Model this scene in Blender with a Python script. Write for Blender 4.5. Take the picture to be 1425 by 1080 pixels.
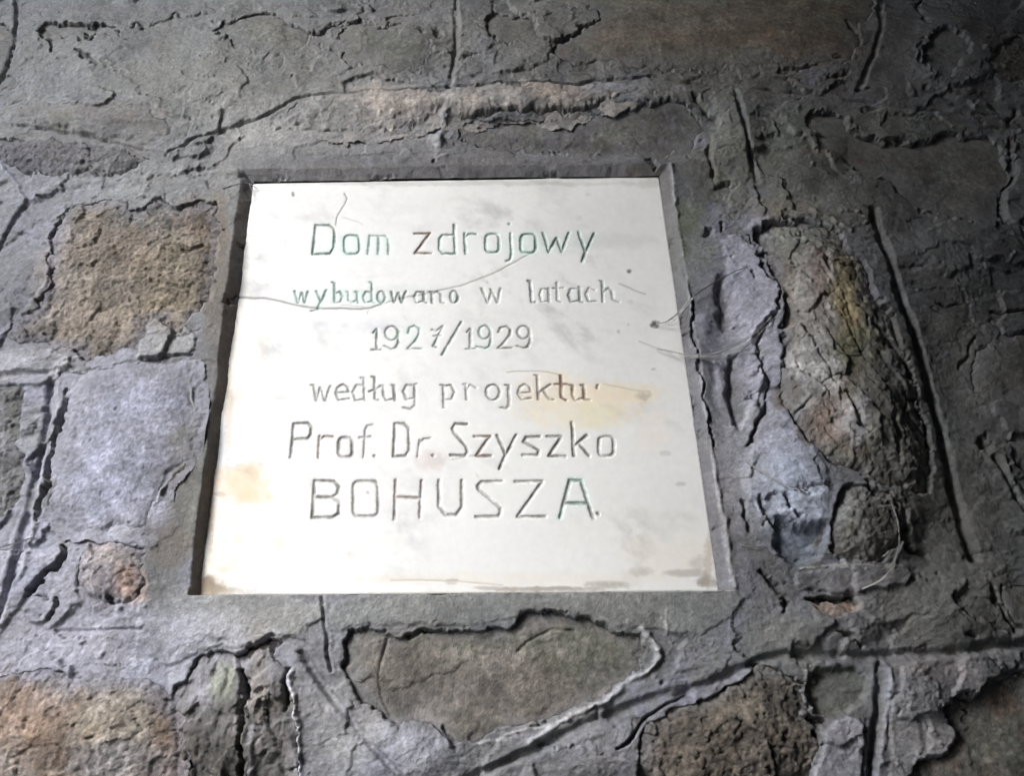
import bpy, math, random
import numpy as np
from mathutils import Matrix, Vector

# ------------------------------------------------------------------ scene, camera, light
scene = bpy.context.scene
for o in list(bpy.data.objects):
    bpy.data.objects.remove(o)
C = scene.collection

FPX, CX, CY = 1100.0, 712.5, 540.0          # focal length and principal point, in photo pixels (1425 x 1080)
CAM = np.array([0.03247435, -0.6213658, -0.32989565])
ang = (2.0241113, 0.02507587, -0.01220611)


def rotm(rx, ry, rz):
    a, b, c = math.cos(rx), math.cos(ry), math.cos(rz)
    d, e, f = math.sin(rx), math.sin(ry), math.sin(rz)
    X = np.array([[1, 0, 0], [0, a, -d], [0, d, a]])
    Y = np.array([[b, 0, e], [0, 1, 0], [-e, 0, b]])
    Z = np.array([[c, -f, 0], [f, c, 0], [0, 0, 1]])
    return Z @ Y @ X


RM = rotm(*ang)
cam_data = bpy.data.cameras.new('camera')
cam_data.sensor_fit = 'HORIZONTAL'
cam_data.sensor_width = 36.0
cam_data.lens = 36.0 * FPX / 1425.0
cam_data.clip_start = 0.01
cam_data.clip_end = 500.0
cam_data.dof.use_dof = False
cam = bpy.data.objects.new('camera', cam_data)
C.objects.link(cam)
M = np.eye(4); M[:3, :3] = RM; M[:3, 3] = CAM
cam.matrix_world = Matrix(M.tolist())
scene.camera = cam

SUN_EL, SUN_AZ = math.radians(35), math.radians(52)      # elevation; azimuth to the left of the wall's normal
tosun = Vector((-math.sin(SUN_AZ) * math.cos(SUN_EL), -math.cos(SUN_AZ) * math.cos(SUN_EL), math.sin(SUN_EL)))
world = bpy.data.worlds.new('World')
scene.world = world
world.use_nodes = True
wn = world.node_tree.nodes
bg = wn.get('Background') or wn.new('ShaderNodeBackground')
wo = wn.get('World Output') or wn.new('ShaderNodeOutputWorld')
sky = wn.new('ShaderNodeTexSky')
sky.sky_type = 'NISHITA'
sky.sun_disc = False
sky.sun_elevation = SUN_EL
sky.sun_rotation = math.atan2(tosun.x, tosun.y)
sky.air_density = 1.0
sky.dust_density = 0.6
sky.ozone_density = 1.0
bg.inputs['Strength'].default_value = 0.14
world.node_tree.links.new(sky.outputs[0], bg.inputs['Color'])
world.node_tree.links.new(bg.outputs[0], wo.inputs['Surface'])
sd = bpy.data.lights.new('sun', 'SUN')
sd.energy = 1.5
sd.angle = math.radians(28)
sd.color = (1.0, 0.985, 0.97)
sun = bpy.data.objects.new('sun', sd)
C.objects.link(sun)
sun.rotation_euler = tosun.to_track_quat('Z', 'Y').to_euler()
vs = scene.view_settings
vs.view_transform = 'Standard'
vs.look = 'None'
vs.exposure = 2.48
vs.gamma = 1.0
vs.use_curve_mapping = False

# ------------------------------------------------------------------ numeric helpers
WY0 = -0.0085        # general plane of the wall face; the plaque face is y = 0
rng = np.random.RandomState(7)


def unproj(pts, y=WY0):
    """photo pixels -> points on the plane y"""
    p = np.asarray(pts, float).reshape(-1, 2)
    d = np.stack([(p[:, 0] - CX) / FPX, -(p[:, 1] - CY) / FPX, -np.ones(len(p))], 1) @ RM.T
    t = (y - CAM[1]) / d[:, 1]
    return CAM + d * t[:, None]


def proj(X, Y, Z):
    q = (np.stack([X - CAM[0], Y - CAM[1], Z - CAM[2]], -1)) @ RM
    return CX + FPX * q[..., 0] / -q[..., 2], CY - FPX * q[..., 1] / -q[..., 2]


def sstep(a, b, x):
    t = np.clip((x - a) / (b - a), 0, 1)
    return t * t * (3 - 2 * t)


def gnoise(x, y, seed=0):
    r = np.random.RandomState(seed)
    perm = r.permutation(256)
    th = r.rand(256) * 2 * np.pi
    gx, gy = np.cos(th).astype(np.float32), np.sin(th).astype(np.float32)
    xi = np.floor(x).astype(np.int32); yi = np.floor(y).astype(np.int32)
    fx = (x - xi).astype(np.float32); fy = (y - yi).astype(np.float32)
    u = fx * fx * fx * (fx * (fx * 6 - 15) + 10); v = fy * fy * fy * (fy * (fy * 6 - 15) + 10)

    def g(ix, iy, dx, dy):
        h = perm[(perm[ix & 255] + iy) & 255]
        return gx[h] * dx + gy[h] * dy
    a = g(xi, yi, fx, fy); b = g(xi + 1, yi, fx - 1, fy)
    c = g(xi, yi + 1, fx, fy - 1); d = g(xi + 1, yi + 1, fx - 1, fy - 1)
    return (a + u * (b - a) + v * ((c + u * (d - c)) - (a + u * (b - a)))) * 1.4


def fbm(x, y, wl, octv=4, seed=0, gain=0.5, ridged=False):
    """wl = wavelength in metres"""
    s = np.zeros(x.shape, np.float32); a = 1.0; tot = 0
    f = 1.0 / wl
    for k in range(octv):
        n = gnoise(x * f + 17.3 * k, y * f - 9.1 * k, seed + k)
        if ridged:
            n = 1 - 2 * np.abs(n)
        s += a * n; tot += a; a *= gain; f *= 2.03
    return s / tot


def facets(x, y, cell, seed, tilt=.5):
    """broken, flat-faced rock: every cell is a plane at its own tilt and level"""
    r = np.random.RandomState(seed)
    T = r.rand(64, 64, 5).astype(np.float32)
    u = x / cell; v = y / cell
    ui = np.floor(u).astype(np.int32); vi = np.floor(v).astype(np.int32)
    best = np.full(x.shape, 9e9, np.float32); second = best.copy(); out = np.zeros(x.shape, np.float32)
    for dx in (-1, 0, 1):
        for dy in (-1, 0, 1):
            a = ui + dx; b = vi + dy
            t = T[a & 63, b & 63]
            ex = u - a - t[..., 0]; ey = v - b - t[..., 1]
            d = ex * ex + ey * ey
            h = (t[..., 2] - .5) * 1.2 + tilt * 2 * ((t[..., 3] - .5) * ex + (t[..., 4] - .5) * ey)
            m = d < best
            second = np.where(m, best, np.minimum(second, d)); out = np.where(m, h, out); best = np.where(m, d, best)
    return out, np.sqrt(second) - np.sqrt(best)


def seg_dist(px, py, pts, closed=False):
    P = [tuple(p) for p in pts]
    if closed:
        P = P + [P[0]]
    d = np.full(px.shape, 1e9, np.float32)
    for (x0, y0), (x1, y1) in zip(P[:-1], P[1:]):
        vx, vy = x1 - x0, y1 - y0
        L = vx * vx + vy * vy + 1e-12
        t = np.clip(((px - x0) * vx + (py - y0) * vy) / L, 0, 1)
        d = np.minimum(d, np.hypot(px - x0 - t * vx, py - y0 - t * vy))
    return d


def inside(px, py, P):
    r = np.zeros(px.shape, bool)
    n = len(P)
    for i in range(n):
        x0, y0 = P[i]; x1, y1 = P[(i + 1) % n]
        if y0 == y1:
            continue
        c = ((y0 > py) != (y1 > py)) & (px < (x1 - x0) * (py - y0) / (y1 - y0) + x0)
        r ^= c
    return r


def rounded(P, closed=True, it=2):
    """Chaikin corner cutting, so outlines are not polygonal"""
    P = [np.array(p, float) for p in P]
    for _ in range(it):
        Q = []
        n = len(P)
        rngk = range(n if closed else n - 1)
        if not closed:
            Q.append(P[0])
        for i in rngk:
            a, b = P[i], P[(i + 1) % n]
            Q += [a * .75 + b * .25, a * .25 + b * .75]
        if not closed:
            Q.append(P[-1])
        P = Q
    return [tuple(p) for p in P]


class Field:
    """arrays on a grid of wall points: pixel coordinates of authored features, height in mm, colour"""
    def __init__(s, X, Z):
        s.X, s.Z = X, Z
        s.px, s.py = proj(X, np.full_like(X, WY0), Z)
        n1 = fbm(X, Z, .035, 3, 101); n2 = fbm(X, Z, .035, 3, 202)
        n3 = fbm(X, Z, .012, 4, 303, .65); n4 = fbm(X, Z, .012, 4, 404, .65)
        s.wx = s.px + 7 * n1 + 5.5 * n3
        s.wy = s.py + 7 * n2 + 5.5 * n4

    def win(s, pts, m):
        P = np.asarray(pts, float)
        k = (s.px > P[:, 0].min() - m) & (s.px < P[:, 0].max() + m) & (s.py > P[:, 1].min() - m) & (s.py < P[:, 1].max() + m)
        r = np.where(k.any(1))[0]; c = np.where(k.any(0))[0]
        if len(r) == 0 or len(c) == 0:
            return None
        return (slice(r[0], r[-1] + 1), slice(c[0], c[-1] + 1))

    def sdf(s, P, m=30, warp=1.0):
        w = s.win(P, m + 12)
        if w is None:
            return None, None
        x = s.px[w] + (s.wx[w] - s.px[w]) * warp; y = s.py[w] + (s.wy[w] - s.py[w]) * warp
        d = seg_dist(x, y, P, True)
        return w, np.where(inside(x, y, P), -d, d)

    def line(s, P, m, warp=.5, closed=False):
        w = s.win(P, m + 12)
        if w is None:
            return None, None
        x = s.px[w] + (s.wx[w] - s.px[w]) * warp; y = s.py[w] + (s.wy[w] - s.py[w]) * warp
        return w, seg_dist(x, y, P, closed)


# ------------------------------------------------------------------ authored features, traced on the wall plane
OLIVE = (.150, .152, .128); BLUE = (.235, .235, .30); GREY = (.17, .17, .165); DARK = (.075, .073, .075)
PALE = (.40, .40, .42); TAN = (.40, .31, .215); BROWN = (.20, .135, .09); WARM = (.42, .36, .30)
MOSS = (.13, .155, .085); LILAC = (.30, .29, .38); RUST = (.27, .145, .085); OCHRE = (.24, .185, .075)

# stones seen where the pointing has come away: (outline, depth mm of the face below the mortar, roughness mm, colour, colour2, bulge mm, grain, label)
STONES = [
    ([(84,286),(131,281),(162,278),(185,290),(202,291),(229,271),(242,286),(266,286),(286,276),(300,279),(302,300),(312,320),(302,380),(284,440),(262,455),(250,470),(235,455),(222,452),(205,480),(190,500),(150,512),(128,516),(110,500),(85,487),(60,482),(30,482),(2,470),(15,445),(50,425),(65,400),(72,370),(70,320)],
     3, 2.6, (.275,.22,.165), (.15,.12,.09), 5, 'rough', 'large rough tan brown stone left of the plaque'),
    ([(128,522),(165,511),(215,505),(269,508),(269,562),(286,575),(280,600),(256,646),(232,673),(215,703),(205,740),(170,732),(120,738),(85,735),(75,680),(87,596),(84,562),(101,542)],
     -1.5, 1.7, (.225,.225,.30), (.165,.165,.215), 3, 'plaster', 'flat blue-grey stone left of the plaque'),
    ([(114,777),(148,740),(175,754),(200,764),(205,804),(205,821),(188,844),(158,838),(118,826),(107,800)],
     2, 2.6, (.38,.29,.21), (.26,.20,.17), 4, 'rough', 'small crumbly orange-brown stone'),
    ([(-60,945),(0,941),(50,937),(84,935),(111,949),(202,942),(235,960),(250,1000),(245,1120),(-60,1120)],
     1, 2.4, (.29,.24,.205), (.18,.125,.09), 5, 'rough', 'large rusty brown stone in the bottom left corner'),
    ([(236,956),(256,939),(286,908),(323,903),(353,895),(380,882),(398,890),(378,912),(392,929),(402,942),(416,969),(412,1010),(414,1120),(236,1120)],
     5, 4.2, (.13,.115,.11), (.06,.05,.04), 3, 'slate', 'dark splintered slate below the plaque'),
    ([(475,898),(492,878),(512,868),(539,870),(552,885),(576,878),(610,875),(637,875),(664,866),(711,865),(731,855),(755,851),(795,858),(829,861),(855,877),(889,873),(901,895),(896,929),(872,949),(832,976),(778,1000),(734,1010),(691,1020),(664,1033),(630,1040),(612,1013),(586,1000),(563,1016),(542,1010),(526,995),(509,983),(495,969),(483,939),(475,922)],
     4, 1.5, (.165,.148,.128), (.12,.112,.09), 3, 'smooth', 'long smooth olive brown stone in the recess below the plaque'),
    ([(893,1010),(925,994),(965,978),(1000,962),(1040,934),(1062,925),(1105,935),(1118,960),(1122,985),(1112,997),(1146,1002),(1140,1030),(1124,1120),(880,1120)],
     4, 3.0, (.17,.14,.105), (.10,.085,.07), 4, 'rough', 'dark dusty brown stone at the bottom'),
    ([(1440,935),(1389,939),(1366,966),(1350,972),(1325,962),(1309,989),(1336,1016),(1325,1050),(1282,1057),(1258,1085),(1250,1130),(1500,1130),(1500,935)],
     5, 2.0, (.12,.12,.105), (.095,.07,.055), 5, 'smooth', 'dark stone behind flaked mortar in the bottom right corner'),
    ([(1123,831),(1160,829),(1191,826),(1198,851),(1174,862),(1147,856),(1130,846)],
     8, 1.5, (.34,.25,.19), (.25,.17,.13), 0, 'rough', 'small buff stone chip in a slot right of the plaque'),
    ([(1046,322),(1068,310),(1096,305),(1139,313),(1158,327),(1175,341),(1192,372),(1212,406),(1231,442),(1252,500),(1266,541),(1286,600),(1296,660),(1290,700),(1252,694),(1220,676),(1181,668),(1140,655),(1107,609),(1080,575),(1080,500),(1084,440),(1081,406),(1066,386),(1068,367),(1046,342)],
     6, 3.4, (.20,.19,.155), (.15,.12,.085), 13, 'slate', 'tall craggy ochre and grey stone right of the plaque'),
    ([(1150,694),(1185,676),(1222,684),(1246,700),(1256,725),(1254,760),(1225,782),(1160,786),(1150,750)],
     6, 3.2, (.20,.20,.19), (.14,.13,.11), 6, 'rough', 'lumpy grey stone under the tall craggy stone'),
    ([(1127,152),(1174,155),(1181,175),(1201,189),(1241,195),(1282,192),(1315,184),(1349,185),(1376,178),(1396,192),(1410,229),(1406,249),(1396,266),(1400,303),(1386,316),(1349,310),(1315,300),(1272,290),(1255,269),(1248,256),(1214,246),(1181,229),(1160,215),(1144,202),(1123,189)],
     4, .7, (.135,.11,.08), (.10,.085,.065), 2, 'smooth', 'smooth dark brown stone at the upper right'),
    ([(680,10),(715,20),(745,28),(750,45),(735,60),(700,63),(685,55),(676,35)],
     3, .8, (.155,.15,.115), (.12,.12,.095), 1, 'smooth', 'small olive stone patch at the top'),
    ([(795,-40),(797,2),(845,27),(812,34),(795,54),(768,61),(766,85),(830,88),(900,95),(945,100),(1060,92),(1130,90),(1186,85),(1195,45),(1214,20),(1216,-40)],
     2, .9, (.165,.15,.115), (.12,.085,.06), 3, 'strata', 'long banded olive brown stone along the top'),
    ([(1288,60),(1300,45),(1335,43),(1347,65),(1340,90),(1315,110),(1290,100),(1280,80)],
     6, 1.2, (.10,.11,.075), (.07,.075,.05), 0, 'smooth', 'small round greenish stone in the top right corner'),
    ([(1470,30),(1425,37),(1406,50),(1376,74),(1369,91),(1383,108),(1425,112),(1470,112)],
     3, 2.2, (.19,.14,.07), (.14,.11,.07), 3, 'rough', 'rough ochre stone at the top right edge'),
    ([(475,44),(505,37),(560,40),(598,44),(605,60),(600,90),(560,105),(500,97),(475,85)],
     2, 1.2, (.145,.15,.105), (.11,.115,.09), 1, 'smooth', 'olive stone patch left of the upright joint at the top'),
    ([(430,142),(475,139),(519,134),(610,131),(664,129),(731,128),(798,123),(829,119),(872,117),(896,126),(862,138),(825,145),(795,157),(758,157),(721,155),(697,155),(657,167),(630,165),(616,150),(576,175),(536,176),(475,184),(436,178),(405,165),(398,152)],
     -1, 1.3, (.50,.44,.38), (.33,.31,.29), 3, 'smooth', 'pale warm ledge of stone above the plaque'),
    ([(296,44),(323,34),(344,20),(377,18),(414,37),(431,54),(421,77),(380,80),(333,68),(303,57)],
     2, 1.5, (.16,.16,.105), (.13,.13,.10), 1, 'smooth', 'mossy olive stone patch at the upper left'),
    ([(54,44),(61,30),(84,29),(128,34),(148,32),(178,54),(183,62),(162,54),(135,57),(91,60),(72,60),(56,54)],
     4, 1.0, (.19,.155,.13), (.14,.125,.11), 0, 'smooth', 'thin brown stone sliver at the upper left'),
    ([(20,152),(90,145),(180,150),(243,167),(233,193),(213,206),(150,188),(80,180),(25,170)],
     0, 1.4, (.20,.165,.13), (.15,.14,.11), 2, 'strata', 'flat brownish stone at the left edge'),
    ([(-60,195),(0,192),(60,190),(140,200),(212,217),(190,233),(120,243),(50,250),(0,222),(-60,215)],
     2, 2.2, (.14,.13,.13), (.10,.085,.085), 3, 'rough', 'dark wedge of stone above the large tan one'),
    ([(640,172),(700,168),(800,168),(850,162),(880,152),(955,134),(974,180),(960,213),(880,211),(700,208),(628,200)],
     3, .9, (.115,.108,.115), (.12,.12,.10), 1, 'smooth', 'dark smooth stone over the right half of the plaque'),
    ([(-60,535),(0,535),(30,532),(36,570),(32,620),(40,650),(30,700),(0,720),(-60,730)],
     4, 2.8, (.17,.165,.17), (.11,.10,.085), 2, 'rough', 'craggy dark stone at the left edge'),
    ([(1345,500),(1380,475),(1440,450),(1490,455),(1490,560),(1400,566),(1352,556)],
     2, 1.6, (.125,.095,.07), (.09,.085,.075), 2, 'smooth', 'brown stone patch at the right edge'),
    ([(1403,607),(1430,598),(1480,600),(1480,690),(1425,660),(1404,640)],
     3, 1.2, (.17,.17,.16), (.12,.12,.11), 3, 'smooth', 'rounded grey stone at the right edge'),
    ([(1380,822),(1425,812),(1480,815),(1480,880),(1420,876),(1392,850)],
     2, 1.0, (.15,.15,.13), (.12,.12,.10), 2, 'smooth', 'rounded olive stone at the lower right edge'),
    ([(-60,10),(0,30),(18,40),(20,60),(12,88),(0,105),(-60,110)],
     3, 1.4, (.19,.155,.12), (.14,.12,.10), 2, 'smooth', 'brown stone at the top left edge'),
]

# grooves: points, half width px, depth mm, rim mm, (warp)
GROOVES = [
    ([(24,-30),(23,32),(20,60),(10,92),(-10,118)], 4, 5, .3),
    ([(-60,148),(0,145),(60,139),(130,136),(180,143),(250,165)], 2, 1.6, .3),
    ([(20,176),(80,184),(140,193),(190,208),(232,215)], 3, 2.8, .3),
    ([(232,215),(280,192),(330,170),(370,165),(400,142),(440,136),(475,135),(560,131),(620,128),(700,123),(800,117),(870,110),(905,107)], 2.6, 3.4, .2),
    ([(905,107),(960,115),(1020,120),(1080,127),(1150,132),(1200,140),(1260,148),(1330,154),(1500,160)], 3.5, 2.6, .3),
    ([(634,-40),(636,0),(636,40),(633,80),(627,124)], 4.5, 3.2, .7),
    ([(1225,-40),(1227,20),(1223,55),(1210,90),(1194,122)], 5, 4.5, .3),
    ([(1290,120),(1340,143),(1400,150),(1500,150)], 7, 3, .2),
    ([(1022,125),(1030,160),(1040,200),(1053,252)], 5, 3.6, .4),
    ([(1213,300),(1225,350),(1241,405),(1262,461),(1282,518),(1299,579),(1315,646),(1336,715),(1356,778)], 9, 8, 0),
    ([(945,972),(985,952),(1020,935),(1060,918),(1100,910),(1200,915),(1280,912),(1350,905),(1500,888)], 9, 4.5, .5),
    ([(955,962),(912,972),(879,983),(812,1013),(744,1043),(677,1072),(600,1120)], 9, 5.5, .8),
    ([(1226,925),(1224,965),(1220,1010),(1210,1130)], 6, 6, 1.0),
    ([(420,908),(440,940),(472,983),(508,1028),(540,1060),(590,1120)], 7.5, 5, .5),
    ([(447,826),(450,850),(455,900),(459,935)], 3, 3.5, .4),
    ([(-60,522),(0,521),(50,519),(106,515)], 5, 4, .6),
    ([(70,530),(70,570),(64,620),(50,680),(38,720),(25,770),(8,830),(-20,900)], 6, 5, 1.2),
    ([(60,877),(120,877),(200,876)], 3, 1.5, .2),
    ([(160,511),(215,503),(268,495)], 2.2, 2.2, .2),
    ([(38,280),(28,295),(18,315),(0,345),(-30,390)], 4, 5, .5),
    ([(1380,640),(1400,668),(1416,697),(1440,730)], 5, 6, .7),
    ([(955,969),(913,989),(893,1006),(879,1033),(856,1043)], 2.5, 6, .3),
    ([(540,888),(529,922),(526,962),(536,989),(552,1010)], 2.5, 1.6, 0),
    ([(721,905),(741,887),(765,875),(800,878)], 3, 1.3, 0),
]
# ragged cracks and slots: points, half width px, depth mm
SLOTS = [
    ([(68,56),(70,64),(72,72)], 3, 9), ([(104,76),(121,83),(136,91)], 4, 7),
    ([(438,54),(458,45),(480,37)], 2.5, 5), ([(189,37),(232,32),(243,17)], 2.5, 4), ([(243,17),(262,22),(300,18)], 4, 3),
    ([(96,545),(89,570),(81,600),(76,640),(68,685),(50,725)], 4.5, 9),
    ([(82,758),(90,770),(84,785),(70,796),(58,806),(33,825)], 4, 10), ([(78,830),(79,845),(68,864)], 3, 8), ([(52,826),(66,830)], 2, 6),
    ([(153,828),(155,836)], 4, 8), ([(338,935),(341,975),(338,1010),(336,1080),(335,1120)], 5, 12), ([(400,935),(401,960),(397,990)], 4, 10),
    
    ([(1059,795),(1077,812),(1093,830),(1090,852)], 5, 8), ([(1125,833),(1150,831),(1189,829)], 3.5, 12), ([(1164,878),(1187,888),(1198,902)], 3, 6),
    ([(1373,814),(1379,835),(1390,856),(1413,877)], 3, 6), ([(958,414),(965,444),(970,485)], 3, 9), ([(970,485),(975,518),(982,562),(995,629)], 1.6, 7),
    ([(1041,330),(1046,345),(1058,360),(1063,380),(1063,390),(1078,408),(1077,441)], 2.8, 9),
    ([(1069,451),(1053,488),(1059,521),(1063,555)], 2.5, 8), ([(1063,560),(1059,584),(1048,604),(1038,620)], 4.5, 12),
    ([(1117,350),(1136,364),(1144,386)], 3, 7), ([(1187,444),(1225,480),(1250,512),(1264,535)], 7, 6), ([(1165,560),(1180,588),(1196,616)], 4.5, 9),
    ([(1161,381),(1186,384)], 2, 5), ([(1165,425),(1170,455)], 3, 3), ([(1100,335),(1150,345)], 2, 3), ([(1228,590),(1240,640)], 4, 4), ([(1272,560),(1284,620)], 4, 5),
    ([(1059,700),(1062,715),(1072,738)], 5, 9), ([(1090,698),(1103,722)], 3.5, 8), ([(1196,676),(1215,690),(1232,712)], 7, 7),
    ([(1305,424),(1336,424)], 2, 5), ([(1378,434),(1425,429),(1470,425)], 2.5, 6), ([(1352,470),(1345,500),(1330,520)], 3, 4),
    ([(1363,608),(1372,632)], 5, 8), ([(1406,189),(1412,225),(1410,240),(1397,268),(1399,308)], 3.5, 8),
    ([(968,129),(979,146),(996,173)], 3.5, 8), ([(987,205),(993,240)], 3.5, 7), ([(1000,258),(1018,254)], 3, 5),
    ([(1177,37),(1191,47)], 4, 7), ([(1080,91),(1093,99),(1140,90)], 1.8, 4), ([(1157,107),(1178,103)], 3, 6), ([(1165,76),(1168,76)], 2, 4),
    ([(1282,-20),(1282,20),(1292,32)], 3.5, 6), ([(1195,122),(1210,118)], 4, 6), ([(1281,62),(1279,82)], 3, 5), ([(1368,165),(1392,176)], 2.5, 4), ([(1404,165),(1420,150)], 3, 6),
    ([(583,44),(586,44)], 4, 6), ([(608,44),(610,52)], 4, 6), ([(505,37),(530,36),(560,39)], 1.8, 3),
    ([(657,168),(697,157),(717,156),(755,158),(795,159),(835,144)], 1.8, 4), ([(740,58),(768,63),(796,56),(815,36)], 2, 4), ([(686,55),(700,64),(712,64)], 2, 4),
    ([(907,222),(912,232)], 4, 6), ([(960,212),(963,216)], 3, 3), ([(598,222),(604,222)], 2.5, 4), ([(1330,40),(1345,50)], 2.5, 4),
    ([(1340,880),(1352,890)], 3, 6), ([(1120,998),(1142,1000)], 4, 8), ([(1133,1015),(1140,1020)], 4, 9), ([(1346,986),(1352,990)], 3, 6), ([(1360,968),(1389,942)], 3, 7),
    ([(1265,905),(1290,900)], 2, 2), ([(1030,700),(1040,740)], 3, 5), ([(985,318),(986,328)], 5, 6), ([(1004,310),(1006,325)], 3, 5),
    ([(340,905),(380,882)], 3, 5), ([(570,885),(600,877)], 5, 4), ([(620,1010),(632,1040)], 4, 6),
    ([(1045,385),(1047,392)], 2, 5), ([(1024,456),(1027,460)], 2, 4), ([(1257,740),(1260,770)], 6, 8), ([(1255,770),(1290,775)], 4, 5),
]
# raised seams and lips: points, half width px, height mm, colour or None
RIDGES = [
    ([(935,228),(938,290),(945,340),(955,400),(963,460),(972,520),(985,600),(1000,690),(1012,760),(1024,818)], 4.5, 2.2, PALE),
    ([(893,872),(913,898),(919,929),(879,944),(845,973),(778,1008),(738,1034)], 4.5, 3, PALE),
    ([(790,1004),(720,1020),(664,1036)], 3, 2, PALE), ([(407,940),(413,990),(413,1120)], 4, 3, (.5,.5,.55)), ([(350,1014),(380,1006),(404,1000)], 3.5, 3, PALE),
    ([(352,1014),(350,1050),(352,1120)], 3.5, 3, (.55,.55,.6)),
    ([(0,228),(20,255),(35,284),(50,275)], 3.5, 3, LILAC), ([(50,272),(90,256),(170,250),(260,243),(330,240)], 5, 1.5, GREY),
    ([(141,89),(165,98),(195,103)], 2, 1.6, (.26,.24,.2)), ([(84,520),(80,600),(68,650),(48,740),(30,800)], 3.5, 2.5, (.33,.33,.36)),
    ([(975,133),(985,155),(1000,178)], 2.5, 2, (.25,.26,.22)), ([(1119,935),(1120,960),(1127,985)], 2, 1.5, (.28,.28,.26)),
    ([(1392,640),(1410,690),(1425,700)], 3, 2.5, (.22,.23,.24)), ([(1050,315),(1080,300),(1110,297),(1150,306),(1180,330)], 5, 3, (.22,.21,.17)),
    ([(625,150),(618,172),(612,196)], 7, 4, (.3,.3,.32)), ([(605,222),(622,215)], 3, 2, (.25,.25,.25)), ([(480,213),(620,210),(700,203),(850,208)], 1.5, .8, None),
    ([(930,848),(925,880),(935,895)], 1.5, 1, (.32,.32,.3)), ([(980,440),(1000,500),(1010,560)], 9, 1.5, LILAC), ([(1236,930),(1236,990),(1226,1080)], 4, 1.6, (.36,.36,.42)),
    ([(1112,789),(1180,787),(1240,789)], 1.5, 1, (.4,.42,.36)), ([(1253,726),(1250,760),(1235,800)], 1.5, 1.2, (.3,.3,.27)),
    ([(1030,595),(1050,560),(1052,520)], 3, 3, (.4,.4,.45)), ([(1040,480),(1062,450),(1064,445)], 3.5, 2.5, (.42,.42,.5)),
    ([(80,286),(100,300),(78,330),(70,380),(52,420)], 3, 2, (.3,.3,.4)), ([(95,512),(108,517),(125,524)], 3, 1.5, (.27,.26,.25)),
    ([(270,505),(265,530),(272,560),(284,580)], 3, 2, (.36,.36,.38)), ([(258,645),(250,660),(232,680),(216,704)], 2.5, 2, (.33,.31,.26)),
]
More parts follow.
